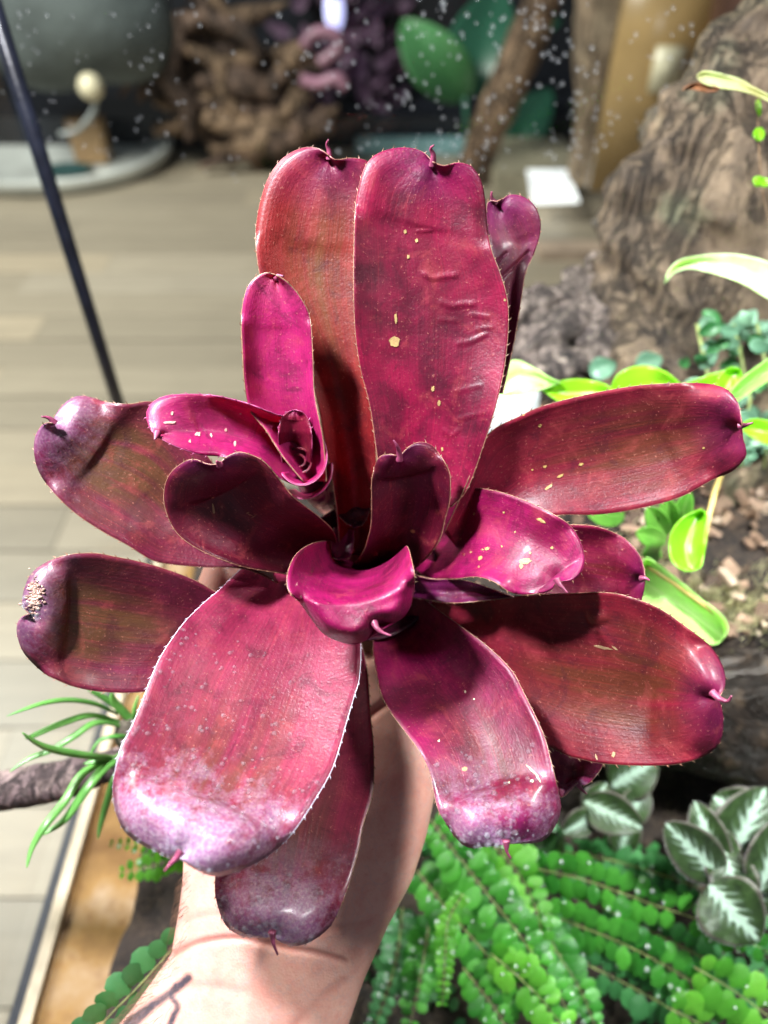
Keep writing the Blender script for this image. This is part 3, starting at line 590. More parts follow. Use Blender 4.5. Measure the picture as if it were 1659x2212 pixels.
# tendon ridges down the wrist
for poly, wd, dp in (([(520, 2260), (540, 2140), (560, 2060)], 26, .0009), ([(640, 2260), (640, 2140), (640, 2060)], 24, .0008)):
    V += NN * (np.exp(-(seg_dist(poly) / wd) ** 2) * front * dp)[:, None]
ink = np.zeros(nv)
for poly, w0 in (([(407, 2112), (372, 2142), (330, 2170), (292, 2196), (262, 2216), (230, 2240)], 8.5), ([(330, 2170), (300, 2200), (275, 2225)], 9), ([(380, 2128), (369, 2150), (384, 2172), (376, 2192), (368, 2212), (356, 2240)], 6.0)):
    ink = np.maximum(ink, np.clip(1.6 - seg_dist(poly) / w0, 0, 1) * front)
hm.vertices.foreach_set('co', V.ravel())
ca = hm.color_attributes.new("ink", 'FLOAT_COLOR', 'POINT')
ca.data.foreach_set('color', np.stack([ink, crease, np.zeros(nv), np.ones(nv)], 1).astype(np.float32).ravel())
org = np.array(person.location); hm.vertices.foreach_set('co', (V - org).ravel())
hm.materials.clear(); hm.materials.append(skin_mat()); hm.polygons.foreach_set('use_smooth', [True] * len(hm.polygons)); hm.update()
hand = bpy.data.objects.new("forearm_and_hand", hm); COL.objects.link(hand); hand.parent = person
# hairs on the thumb side of the wrist and forearm
hr = MB(); sel = np.where(front | (gx < 460))[0]
wts = np.exp(-np.clip(gx[sel] - 300 - (2212 - gy[sel]) * .35, 0, None) / 38.0) * (gy[sel] > 1880) * (gy[sel] < 2300) * (np.abs((NN[sel] @ np.array([0, -C45, C45]))) < .8) 
pk = RNG.choice(sel, 650, p=wts / wts.sum())
for k in pk:
    p = Vector(V[k]); n = Vector(NN[k]); g = (Vector((-.35 + random.uniform(-.3, .3), -.5 + random.uniform(-.4, .4), -.4)))
    g = (g - n * g.dot(n)).normalized(); L = random.uniform(.003, .008)
    hr.tube([p, p + n * L * .35 + g * L * .35, p + n * L * .42 + g * L * .9], [.00009, .00007, .00002], 3, caps=False)
hr.build("arm_hair", plain("hair_brown", (.12, .06, .035), .5, .2), person, kind='stuff')
nm = plain("fingernail", (.70, .42, .36), .25, .05)
for q, dr in (((480, 1229, .348), (0.05, 1)), ):
    nb_ = MB(); c = P(480, 1240, .3655); nb_.ball(c, .0065, 10, 6, None, (.8, .5, .8)); nb_.build("thumbnail", nm, person)

# ------------------------------------------------------------ the glass tank
TX0, TX1, TY0, TY1, TZ0, TZ1 = -.272, .60, -.20, .612, H - .66, H + .02
tank = empty("glass_tank", (.16, .2, TZ0), "clear glass tank with black seams and droplets on its back pane", "glass tank")
def glass():
    m = NT("tank_glass"); tr = m.N('ShaderNodeBsdfTransparent'); gl = m.N('ShaderNodeBsdfGlossy'); gl.inputs['Roughness'].default_value = .02
    tr.inputs[0].default_value = (.93, .96, .95, 1); fr = m.N('ShaderNodeFresnel'); fr.inputs[0].default_value = 1.2; mx = m.N('ShaderNodeMixShader')
    gi = m.N('ShaderNodeNewGeometry'); m.L(m.math('MULTIPLY', fr.outputs[0], m.math('SUBTRACT', 1.0, gi.outputs['Backfacing'])), mx.inputs[0]); m.L(tr.outputs[0], mx.inputs[1]); m.L(gl.outputs[0], mx.inputs[2]); m.L(mx.outputs[0], m.out.inputs[0]); return m.m
GL = glass()
def boxo(name, lo, hi, mat, parent, label=None, kind=None, smooth=False):
    mb = MB(); c = [(a + b) / 2 for a, b in zip(lo, hi)]; mb.box(c, [b - a for a, b in zip(lo, hi)]); return mb.build(name, mat, parent, smooth, label, kind)
boxo("back_pane", (TX0, TY1, TZ0), (TX1, TY1 + .005, TZ1), GL, tank)
boxo("side_pane", (TX0 - .005, TY0, TZ0), (TX0, TY1 - .001, TZ1), GL, tank)
SEAL = plain("black_silicone", (.012, .014, .024), .3, .3, 60, .3)
sm_ = MB(); sm_.tube([(TX0 + .002, TY1 - .003, TZ0), (TX0 + .002, TY1 - .003, TZ1)], .0062, 10); sm_.build("corner_seam", SEAL, tank)
boxo("left_base_seam", (TX0 - .004, TY0, TZ0 + .001), (TX0 + .003, TY1 - .01, TZ0 + .012), SEAL, tank)
boxo("back_base_seam", (TX0 + .01, TY1 - .008, TZ0 + .001), (TX1, TY1 - .001, TZ0 + .012), SEAL, tank)
boxo("base_rail", (TX0 + .0045, TY0, TZ0 + .002), (TX0 + .014, TY1 - .02, TZ0 + .014), plain("pale_rail", (.62, .52, .36), .35, .3, 18, .2), tank)
# condensation drops on the inside of the back pane
def drop_mat():
    return drop_nodes(NT("glass_drop"), .24, .04)
dm = MB(); placed = 0
for _ in range(6000):
    x = random.uniform(-10, 1500); y = random.uniform(-10, 440)
    dens = .35 + 1.1 * math.exp(-((x - 1080) / 240) ** 2) + .35 * math.exp(-((x - 180) / 160) ** 2)
    dens *= (1 if y < 330 else max(0, 1 - (y - 330) / 110)); cl = noise.noise(Vector((x / 130, y / 110, 3))) + .35
    if random.random() > dens * max(.05, cl) * .30: continue
    p = PY(x, y, TY1 - .0005); r = random.uniform(.0006, .0017) * (1.15 if x > 600 else .8)
    dm.ball(p, r, 8, 6, None, (1, .7, 1.0)); placed += 1
dm.build("condensation_drops", drop_mat(), tank, kind='stuff')
# tank floor, soil
OC = NT("wet_cork"); co = OC.coord('Object'); n = OC.noise(co, 14, 5, .6); n2 = OC.noise(co, 90, 4, .6)
c = OC.ramp(n, [(.32, (.15, .075, .022)), (.5, (.30, .17, .055)), (.70, (.40, .29, .18))]); c = OC.mix(OC.ramp(n2, [(.5, 0.0), (.72, .5)]), c, (.16, .07, .02))
OC.set(Base_Color=c, Roughness=.22, Normal=OC.bump(n2, .3, .001))
boxo("tank_floor", (TX0 + .015, TY0, TZ0 + .001), (TX1, TY1 - .01, TZ0 + .006), OC.m, None, kind='structure')
def sstep(a, b, x):
    t = min(1, max(0, (x - a) / (b - a))); return t * t * (3 - 2 * t)
def soil_h(x, y):
    e = sstep(-.203, -.185, x + .012 * noise.noise(Vector((0, y * 18, 1))))
    base = H - .655 + e * .065
    mound = sstep(.04, .16, x) * sstep(.275, .30, y + .02 * noise.noise(Vector((x * 12, 0, 4)))) * .17
    rise = sstep(.30, .6, y) * .03
    return base + mound + rise + e * (.010 * noise.noise(Vector((x * 22, y * 22, 0))) + .005 * noise.noise(Vector((x * 70, y * 70, 2))))
so_m = NT("soil"); co = so_m.coord('Object'); n = so_m.noise(co, 40, 6, .65); n2 = so_m.noise(co, 220, 5, .7)
so_m.set(Base_Color=so_m.mix(so_m.ramp(n2, [(.5, 0.0), (.7, .6)]), so_m.ramp(n, [(.35, (.010, .007, .006)), (.6, (.035, .022, .016)), (.75, (.08, .055, .035))]), (.12, .08, .05)), Roughness=.8, Normal=so_m.bump(so_m.math('ADD', n, n2), 1.0, .004))
gm = MB(); nx, ny = 150, 130
gm.grid([[Vector((-.212 + .82 * i / (nx - 1), -.19 + .79 * j / (ny - 1), soil_h(-.212 + .82 * i / (nx - 1), -.19 + .79 * j / (ny - 1)))) for i in range(nx)] for j in range(ny)])
gm.build("ground", so_m.m, None, kind='structure')

# ------------------------------------------------------------ driftwood
def wood_mat(name, lo, mid, hi, scale=18, stretch=(1, 1, .25), bump=1.0, rough=.75, moss=None, bd=.004):
    m = NT(name); co = m.coord('Object', stretch)
    n = m.noise(co, scale, 7, .68, .6); n2 = m.noise(co, scale * 6, 5, .7); co2 = m.coord('Object'); n3 = m.noise(co2, scale * .6, 3, .5)
    c = m.ramp(n, [(.32, lo), (.5, mid), (.68, hi)]); c = m.mix(m.ramp(n2, [(.50, 0.0), (.68, .55)]), c, lo)
    if moss: c = m.mix(m.ramp(n3, [(.58, 0.0), (.68, .7)]), c, moss)
    wv = m.noise(m.coord('Object', (1, 1, stretch[2] * .5)), scale * 3, 5, .7)
    rn = m.noise(m.coord('Object', (stretch[0], stretch[1], stretch[2] * .5)), scale * 1.1, 6, .7, 1.2)
    crack = m.ramp(m.math('ABSOLUTE', m.math('SUBTRACT', rn, .5)), [(.0, 1.0), (.045, 0.0)])
    c = m.mix(m.math('MULTIPLY', crack, .6), c, tuple(x * .4 for x in lo)); c = m.mix(m.ramp(wv, [(.53, 0.0), (.66, .6)]), c, tuple(min(1, x * 1.5) for x in hi))
    h = m.math('SUBTRACT', m.math('ADD', n, m.math('MULTIPLY', n2, .5)), m.math('MULTIPLY', crack, .6))
    m.set(Base_Color=c, Roughness=rough, Normal=m.bump(h, bump, bd)); return m.m
def lump(path, rad, mat, name, parent=None, n=40, amp=.18, fr=18, flat=1.0, seed=0, ridge=0.0, rows=60, label=None):
    c = catmull([tuple(p) for p in path], 14); r = catmull([(x,) for x in rad], 14)[:, 0]
    q = np.linspace(0, len(c) - 1, rows); c = np.stack([np.interp(q, range(len(c)), c[:, k]) for k in range(3)], 1); r = np.interp(q, range(len(r)), r)
    mb = MB(); mb.tube([Vector(p) for p in c], list(r), n, True, flat)
    for i, p in enumerate(mb.v):
        row = min(i // n, rows - 1); ctr = Vector(c[row]); p = Vector(p); d = p - ctr
        f = noise.fractal(p * fr + Vector((seed, seed * 2, 0)), .9, 2.1, 4)
        k = i % n
        rg = abs(math.sin(k / n * PI * 7 + 2.2 * noise.noise(Vector((seed, k * .1, row * .12))) + row * .05)) - .6
        mb.v[i] = tuple(ctr + d * (1 + amp * f + ridge * rg))
    return mb.build(name, mat, parent, label=label)
BARK = wood_mat("bark_brown", (.025, .017, .012), (.10, .07, .042), (.22, .16, .10), 20, (1, 1, .35), moss=(.16, .17, .10), bump=1.0, bd=.006)
ROOT = wood_mat("twisted_root", (.016, .012, .012), (.13, .10, .085), (.34, .28, .23), 30, (1, 1, 1))
DARKW = wood_mat("wet_dark_wood", (.008, .005, .004), (.035, .024, .018), (.10, .065, .04), 22, (.3, 1, 1), rough=.5)
s = empty("driftwood_stump", P(1500, 1000, .62), "big weathered grey brown driftwood stump standing against the back glass", "driftwood")
lump([P(1490, 1180, .66), P(1495, 1000, .65), P(1540, 800, .64), P(1600, 600, .62), P(1650, 400, .59), P(1720, 220, .56), P(1800, 60, .54)], [.13, .128, .122, .118, .116, .09, .07], BARK, "trunk", s, 64, .16, 24, .55, 1, .10, 110)
lump([P(1400, 960, .60), P(1420, 860, .59), P(1400, 760, .60), P(1440, 640, .61)], [.045, .04, .03, .02], BARK, "buttress", s, 24, .25, 30, .8, 5, .1)
s = empty("tangled_root", P(1200, 850, .63), "dark tangled root wood between the tall leaves and the stump", "driftwood")
rp = [[(1080, 820, .63), (1140, 740, .62), (1220, 700, .61), (1310, 660, .62), (1380, 590, .63)], [(1090, 700, .64), (1150, 660, .62), (1230, 640, .63), (1330, 600, .635)], [(1100, 860, .61), (1200, 800, .60), (1290, 760, .61), (1370, 700, .61)],
      [(1150, 640, .63), (1190, 720, .61), (1200, 800, .61), (1260, 860, .60)], [(1300, 560, .64), (1310, 640, .62), (1280, 720, .61), (1330, 800, .60)], [(1240, 590, .65), (1230, 680, .63), (1180, 760, .62), (1120, 800, .62)],
      [(1360, 560, .64), (1410, 470, .635), (1450, 400, .63), (1540, 300, .61)], [(1300, 500, .645), (1380, 420, .64), (1440, 330, .635), (1500, 270, .62)]]
for i, pth in enumerate(rp):
    lump([P(*q) for q in pth], [.011 + .007 * random.random() for _ in pth], ROOT, "root", s, 16, .35, 40, .8, i, .12, 40)
s = empty("wet_log", P(1600, 1560, .53), "dark wet log lying under the bark chips at the right edge", "log")
lump([(.13, .315, H - .50), (.22, .31, H - .495), (.32, .305, H - .50), (.45, .30, H - .50)], [.045, .062, .066, .06], DARKW, "log_body", s, 40, .12, 20, 1.0, 3, .05, 60)
s = empty("driftwood_branch", P(100, 1700, .43), "grey purple driftwood branch poking out under the grassy air plant", "driftwood")
lump([P(-90, 1722, .45), P(40, 1700, .43), P(150, 1680, .43), P(240, 1655, .44), P(330, 1620, .46)], [.0105, .0115, .0105, .009, .007], wood_mat("branch_wood", (.03, .02, .02), (.15, .10, .10), (.40, .30, .27), 30), "branch", s, 24, .18, 30, 1, 8, .05)
# bark chips and moss on the mound
cm = NT("bark_chips"); gi = cm.N('ShaderNodeNewGeometry'); n = cm.noise(cm.coord('Object'), 120, 4, .6)
cr = cm.ramp(gi.outputs['Random Per Island'], [(0, (.06, .035, .022)), (.4, (.20, .12, .075)), (.75, (.38, .25, .17)), (1, (.50, .40, .30))])
cm.set(Base_Color=cm.mix(cm.ramp(n, [(.4, 0.0), (.7, .5)]), cr, (.05, .03, .02)), Roughness=.7, Normal=cm.bump(n, .8, .002))
from mathutils import Euler
cb = MB()
for _ in range(900):
    x = random.uniform(.08, .50); y = random.uniform(.285, .56); z = soil_h(x, y)
    sz = random.uniform(.006, .016)
    cb.box((x, y, z + random.uniform(0, .008)), (sz, sz * random.uniform(.3, .8), sz * random.uniform(.15, .4)), Euler([random.uniform(-.8, .8), random.uniform(-.8, .8), random.uniform(0, 6)]).to_quaternion())
tag(cb.build("bark_chips", cm.m, None, False), "loose layer of bark chips on top of the mound", "bark chips", None, 'stuff')
mo = MB()
for _ in range(2600):
    cx, cy = random.choice([(.27, .315), (.235, .33), (.30, .34), (.20, .37)])
    x = random.gauss(cx, .016); y = random.gauss(cy, .012); z = soil_h(x, y) + .004
    d = Vector((random.gauss(0, 1), random.gauss(0, 1), abs(random.gauss(0, 1)) + .3)).normalized() * random.uniform(.004, .009)
    p = Vector((x, y, z)); q = d.cross(Vector((random.random(), random.random(), random.random()))).normalized() * .0006
    mo.add([p - q, p + q, p + d], [(0, 1, 2)])
tag(mo.build("moss", plain("pale_moss", (.42, .40, .22), .8, .3, 60, .2, trans=.2), None, False), "pale dry moss tufts among the bark chips", "moss", None, 'stuff')

# ------------------------------------------------------------ living plants in the tank
def dew_mat():
    m = NT("fern_dew"); m.set(Base_Color=(.8, .9, .85), Roughness=.18, Specular_IOR_Level=1.0, Coat_Weight=1.0, Coat_Roughness=.1, Alpha=.30); return m.m
DEW = dew_mat()
def green_mat(name, lo, hi, rough=.35, trans=.3, scale=40, vein=None, spec=.5):
    m = NT(name); co = m.coord('Object'); n = m.noise(co, scale, 4, .6); oi = m.N('ShaderNodeObjectInfo')
    c = m.ramp(m.math('ADD', m.math('MULTIPLY', n, .7), m.math('MULTIPLY', oi.outputs['Random'], .3)), [(.3, lo), (.68, hi)])
    if vein is not None:
        tc = m.N('ShaderNodeTexCoord'); sep = m.N('ShaderNodeSeparateXYZ'); m.L(tc.outputs['UV'], sep.inputs[0])
        mid = m.ramp(m.math('ABSOLUTE', m.math('SUBTRACT', sep.outputs[0], .5)), [(.0, 1.0), (.035, 0.0)])
        c = m.mix(m.math('MULTIPLY', mid, .6), c, vein)
    m.set(Base_Color=c, Roughness=rough, Specular_IOR_Level=spec, Normal=m.bump(n, .35, .001), Coat_Weight=.15, Coat_Roughness=.2)
    m.translucent(m.mix(1.0, c, (1.5, 1.7, .8), 'MULTIPLY'), trans); return m.m
FERN = green_mat("fern_green", (.015, .13, .016), (.09, .38, .045), .20, .3, 60)
FERN_L = green_mat("fern_lime", (.05, .26, .02), (.17, .50, .05), .3, .35, 60)
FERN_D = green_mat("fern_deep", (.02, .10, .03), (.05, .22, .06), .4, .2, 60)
STEM = plain("fern_stem", (.24, .30, .09), .6, .3, 90)
def leaflet_proto(name, mat, a=1.0, b=.8, cup=.12, seed=0):
    mb = MB(); rnd = random.Random(seed); n = 18; ctr = Vector((.5 * a, 0, cup * .4)); vs = [ctr]; inner = []; outer = []
    for k in range(n):
        q = 2 * PI * k / n; rr = 1 + rnd.uniform(-.035, .035)
        x = .5 * a + .5 * a * math.cos(q) * rr; y = .5 * b * math.sin(q) * rr * (1 if math.cos(q) > -.6 else .7)
        sc2 = 1 + (.03 if k % 2 == 0 else -.02); outer.append(Vector((.5 * a + (x - .5 * a) * sc2, y * sc2, rnd.uniform(-.03, .03) - .03))); inner.append(Vector((.5 * a + (x - .5 * a) * .6, y * .6, cup * .75 if abs(math.sin(q)) > .3 else cup * .45)))
    mb.add([ctr] + inner + outer, [(0, 1 + k, 1 + (k + 1) % n) for k in range(n)] + [(1 + k, 1 + n + k, 1 + n + (k + 1) % n, 1 + (k + 1) % n) for k in range(n)])
    o = mb.build(name, mat, None); COL.objects.unlink(o); return o
LP = {m.name: [leaflet_proto("leaflet", m, 1, .74, .04, 1), leaflet_proto("leaflet", m, 1, .78, .02, 2), leaflet_proto("leaflet", m, 1, .68, .05, 3)] for m in (FERN, FERN_L, FERN_D)}
leaf_total = [0]
def frond(parent, pts, size, n, mat, beads=0, up=None, single=True, wr=1.0, taper=.55):
    c = catmull([tuple(P(*q)) for q in pts], 12); d = np.r_[0, np.cumsum(np.linalg.norm(np.diff(c, axis=0), axis=1))]
    rm = MB(); rm.tube([Vector(p) for p in c[::2]], [.0005 * (1 - .6 * i / len(c[::2])) for i in range(len(c[::2]))], 5)
    fr = rm.build("frond", STEM, parent)
    upv = up or Vector((0, -.68, .73)); wb = MB(); joined = MB()
    for k in range(n):
        q = d[-1] * (k + .5) / n; p = Vector([np.interp(q, d, c[:, j]) for j in range(3)]); p2 = Vector([np.interp(min(q + .004, d[-1]), d, c[:, j]) for j in range(3)]); p1 = Vector([np.interp(max(q - .004, 0), d, c[:, j]) for j in range(3)])
        t = (p2 - p1).normalized(); side = t.cross(upv).normalized(); nn = side.cross(t).normalized()
        tt = k / (n - 1); sz = size * (1 - taper * tt ** 3) * (.75 + .25 * min(1, tt * 5)) * random.uniform(.88, 1.12)
        for sg in (-1, 1):
            if random.random() < .05: continue
            sz_ = sz; sz = sz * random.uniform(.88, 1.10)
            ax = (side * sg + t * random.uniform(.08, .28) + nn * random.uniform(-.16, .14)).normalized()
            zz = (nn + side * sg * random.uniform(-.1, .35) + t * random.uniform(-.3, .3) + side * random.uniform(-.2, .2)); zz = (zz - ax * zz.dot(ax)).normalized(); yy = zz.cross(ax)
            M = Matrix.Translation(p + ax * sz * .06) @ Matrix((ax, yy, zz)).transposed().to_4x4() @ Matrix.Diagonal((sz, sz * wr, sz, 1))
            inst(random.choice(LP[mat.name]), "leaflet", fr, M); leaf_total[0] += 1; szb = sz; sz = sz_
            for _ in range(2):
                if random.random() < beads * .30: wb.ball(p + ax * szb * random.uniform(.3, .95) + yy * szb * random.uniform(-.3, .3) + zz * szb * .12, random.uniform(.0008, .0018), 7, 5)
    if wb.v: wb.build("water_beads", DEW, fr, kind='stuff')
    return fr
f1 = empty("button_fern", P(1300, 2050, .50), "button fern with long fronds of round leaflets spreading to the lower right", "fern", "ferns growing in the tank")
for pts, sz, n, mt, bd in (
    ([(1120, 1870, .50), (1260, 1900, .48), (1400, 1950, .465), (1530, 1995, .455), (1690, 2070, .44)], .0148, 18, FERN, .5),
    ([(1130, 1955, .49), (1250, 2000, .475), (1370, 2050, .46), (1500, 2125, .445), (1600, 2205, .435)], .0148, 18, FERN, .6),
    ([(1160, 2040, .48), (1280, 2090, .47), (1380, 2140, .46), (1480, 2200, .45), (1560, 2260, .445)], .0145, 15, FERN_D, .35),
    ([(1190, 1835, .53), (1330, 1860, .52), (1460, 1900, .51), (1600, 1950, .50)], .0142, 15, FERN_D, .2),
    ([(1300, 1960, .50), (1420, 2020, .49), (1540, 2080, .475), (1680, 2160, .46)], .0142, 15, FERN_D, .3),
    ([(1500, 2090, .44), (1570, 2130, .435), (1640, 2180, .43), (1710, 2235, .425)], .0160, 7, FERN_L, .4),
    ([(1440, 2175, .44), (1510, 2210, .435), (1600, 2265, .43)], .0160, 6, FERN_L, .4)):
    frond(f1, pts, sz, n, mt, bd)
f2 = empty("button_fern", P(1050, 2000, .50), "dense bright green fern directly right of the wrist, fronds pointing down", "fern", "ferns growing in the tank")
for pts, sz, n, mt, bd in (
    ([(930, 1770, .49), (990, 1850, .475), (1060, 1940, .46), (1130, 2030, .445), (1190, 2120, .43), (1230, 2190, .425)], .0152, 20, FERN, .9),
    ([(990, 1760, .51), (1070, 1830, .49), (1130, 1900, .475), (1165, 1990, .46), (1170, 2060, .455)], .0158, 14, FERN_L, .6),
    ([(900, 1880, .49), (980, 1980, .47), (1060, 2070, .45), (1150, 2160, .432), (1240, 2250, .42)], .0152, 20, FERN, .8),
    ([(1000, 1930, .455), (968, 1990, .45), (962, 2060, .445), (958, 2130, .44), (955, 2175, .438)], .0070, 17, FERN_L, .6),
    ([(870, 1960, .51), (860, 2050, .49), (840, 2130, .48), (805, 2230, .47)], .0125, 13, FERN_D, .9),
    ([(930, 1980, .50), (915, 2070, .485), (900, 2150, .475), (880, 2240, .465)], .0125, 13, FERN, .8),
    ([(1000, 2090, .455), (1040, 2140, .445), (1080, 2195, .437), (1110, 2260, .43)], .0125, 9, FERN, .4),
    ([(1060, 2060, .445), (1120, 2110, .435), (1180, 2170, .425), (1230, 2240, .42)], .0150, 10, FERN_L, .9),
    ([(1180, 1980, .47), (1200, 2050, .46), (1250, 2130, .45), (1290, 2230, .44)], .0120, 12, FERN, .4)):
    frond(f2, pts, sz, n, mt, bd)
f3 = empty("button_fern", P(300, 2160, .40), "single fern frond of paired round leaflets beside the forearm", "fern", "ferns growing in the tank")
frond(f3, [(398, 2018, .372), (350, 2075, .368), (290, 2140, .362), (240, 2190, .358), (190, 2250, .352)], .0135, 8, FERN_D, 0, wr=1.2, taper=.1, up=Vector((.25, -.75, .6)))
f4 = empty("button_fern", P(330, 1860, .47), "short lime green fern sprig under the tip of the largest leaf", "fern", "ferns growing in the tank")
frond(f4, [(420, 1845, .49), (350, 1865, .475), (300, 1878, .47), (255, 1885, .465)], .0095, 9, FERN_L, .2)
frond(f4, [(390, 1822, .49), (330, 1826, .48), (280, 1824, .475), (232, 1822, .47)], .006, 9, FERN_L, .3)
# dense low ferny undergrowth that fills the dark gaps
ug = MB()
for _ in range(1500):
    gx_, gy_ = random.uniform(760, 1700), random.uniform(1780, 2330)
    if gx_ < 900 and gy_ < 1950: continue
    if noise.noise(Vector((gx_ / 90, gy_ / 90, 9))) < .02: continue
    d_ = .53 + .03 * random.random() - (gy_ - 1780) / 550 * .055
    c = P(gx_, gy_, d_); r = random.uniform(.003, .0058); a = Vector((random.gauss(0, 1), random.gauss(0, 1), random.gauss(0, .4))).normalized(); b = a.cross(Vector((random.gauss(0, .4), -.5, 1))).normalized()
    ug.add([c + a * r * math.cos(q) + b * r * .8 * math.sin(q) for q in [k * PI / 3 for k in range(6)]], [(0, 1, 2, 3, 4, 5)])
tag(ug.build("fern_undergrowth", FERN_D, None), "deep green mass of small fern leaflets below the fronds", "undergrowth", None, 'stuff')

# silver veined plant
def silver_mat():
    m = NT("silver_vein_leaf"); tc = m.N('ShaderNodeTexCoord'); sep = m.N('ShaderNodeSeparateXYZ'); m.L(tc.outputs['UV'], sep.inputs[0])
    S = m.math('ABSOLUTE', m.math('SUBTRACT', sep.outputs[0], .5)); T = sep.outputs[1]; co = m.coord('Object'); n = m.noise(co, 160, 4, .7); nn = m.math('MULTIPLY', m.math('SUBTRACT', n, .5), .28)
    # herringbone: side veins run forward and out from the midrib
    ph = m.math('FRACT', m.math('MULTIPLY', m.math('SUBTRACT', m.math('ADD', T, m.math('MULTIPLY', nn, .3)), m.math('MULTIPLY', S, .75)), 7.0))
    sv = m.ramp(ph, [(.16, 1.0), (.36, 0.0), (.82, 0.0), (1.0, 1.0)])
    near = m.ramp(m.math('ADD', S, nn), [(.05, 1.0), (.14, .35), (.26, .0)])
    f = m.math('MULTIPLY', near, m.math('ADD', sv, m.ramp(m.math('ADD', S, nn), [(.02, 1.0), (.11, .1)])), True)
    c = m.mix(f, m.ramp(n, [(.35, (.014, .030, .008)), (.65, (.04, .08, .022))]), (.44, .60, .48))
    c = m.mix(m.ramp(S, [(.42, 0.0), (.5, .7)]), c, (.16, .12, .12))
    m.set(Base_Color=c, Roughness=.42, Normal=m.bump(m.math('ADD', n, m.math('MULTIPLY', f, .6)), .7, .0015), Sheen_Weight=.1, Sheen_Roughness=.4); m.translucent(c, .12); return m.m
SILV = silver_mat(); HAIR_W = plain("leaf_down", (.45, .42, .45), .6, .1)
def oval_leaf(parent, base, tip, width, d0, d1, mat, name="leaf", bend=.004, fold=.003, side=0.0, fuzz=False, stalk=None, label=None, ruffle=.0):
    bx, by = base; tx, ty = tip; L = math.hypot(tx - bx, ty - by); ux, uy = (tx - bx) / L, (ty - by) / L; px, py = -uy, ux
    nr, nc = 22, 13; pts = []
    for i in range(nr):
        t = i / (nr - 1); wv = (math.sin(PI * t ** .80) ** .62 if 0 < t < 1 else 0) * width / 2; row = []
        for j in range(nc):
            q = 2 * j / (nc - 1) - 1
            x = bx + ux * L * t + px * wv * q + px * side * math.sin(PI * t) * 20; y = by + uy * L * t + py * wv * q + py * side * math.sin(PI * t) * 20
            d = d0 + (d1 - d0) * t - fold * abs(q) ** 1.4 * math.sin(PI * t) + bend * (2 * t - 1) ** 2 + ruffle * math.sin(t * 22) * abs(q) ** 2
            row.append(P(x, y, d))
        pts.append(row)
    mb = MB(); mb.grid(pts); o = mb.build(name, mat, parent, label=label); o.modifiers.new("s", 'SOLIDIFY').thickness = .0008
    if fuzz:
        fz = MB()
        for side_ in (0, nc - 1):
            for i in range(1, nr - 1):
                for _ in range(4):
                    p = pts[i][side_].lerp(pts[i + 1][side_], random.random()); out = (p - pts[i][nc // 2]).normalized()
                    d = (out + Vector((random.gauss(0, .3), random.gauss(0, .3), random.gauss(0, .3)))).normalized() * random.uniform(.0008, .0018); q2 = d.cross(Vector((0, -1, 1))).normalized() * .00007
                    fz.add([p - q2, p + q2, p + d], [(0, 1, 2)])
        fz.build("leaf_down", HAIR_W, o, kind='stuff')
    if stalk:
        sb = MB(); sb.tube([P(*q) for q in stalk], .0011, 6); sb.build("stalk", STEM, o)
    return o
sp1 = empty("silver_veined_plant", P(1580, 1950, .50), "silver veined downy plant at the right edge below the log", "plant", "silver veined plants")
for b, t, wd, d0, d1, sd in (((1560, 1900), (1437, 1778), 105, .45, .44, 0), ((1560, 1890), (1500, 1730), 84, .455, .46, 0), ((1575, 1870), (1655, 1700), 150, .46, .47, 0), ((1565, 1850), (1620, 1990), 105, .45, .44, 0),
                           ((1530, 1910), (1640, 2035), 150, .44, .43, 0), ((1640, 1930), (1700, 1760), 110, .445, .45, 0), ((1550, 1790), (1580, 1945), 88, .46, .445, 0), ((1620, 1780), (1540, 1720), 120, .475, .48, 0), ((1600, 1950), (1700, 1900), 100, .455, .45, 0)):
    oval_leaf(sp1, b, t, wd, d0, d1, SILV, fuzz=True, bend=.003, fold=.005, ruffle=.0006)
sp2 = empty("silver_veined_plant", P(1280, 1830, .53), "silver veined plant half hidden under the lower right leaves", "plant", "silver veined plants")
SILV2 = SILV
for b, t, wd, d0, d1 in (((1260, 1730), (1388, 1790), 115, .50, .48), ((1290, 1760), (1215, 1800), 80, .50, .49), ((1320, 1700), (1420, 1640), 150, .53, .53), ((1270, 1760), (1310, 1690), 80, .505, .51), ((1340, 1850), (1365, 1740), 90, .52, .52),
                       ((1150, 1880), (1210, 1800), 110, .52, .51), ((1180, 1850), (1110, 1830), 70, .52, .515), ((1390, 1880), (1470, 1950), 95, .52, .51), ((1390, 1700), (1350, 1800), 90, .53, .525), ((1450, 1850), (1480, 1930), 110, .53, .52)):
    oval_leaf(sp2, b, t, wd * .78, d0, d1, SILV2, bend=.003, fold=.005)
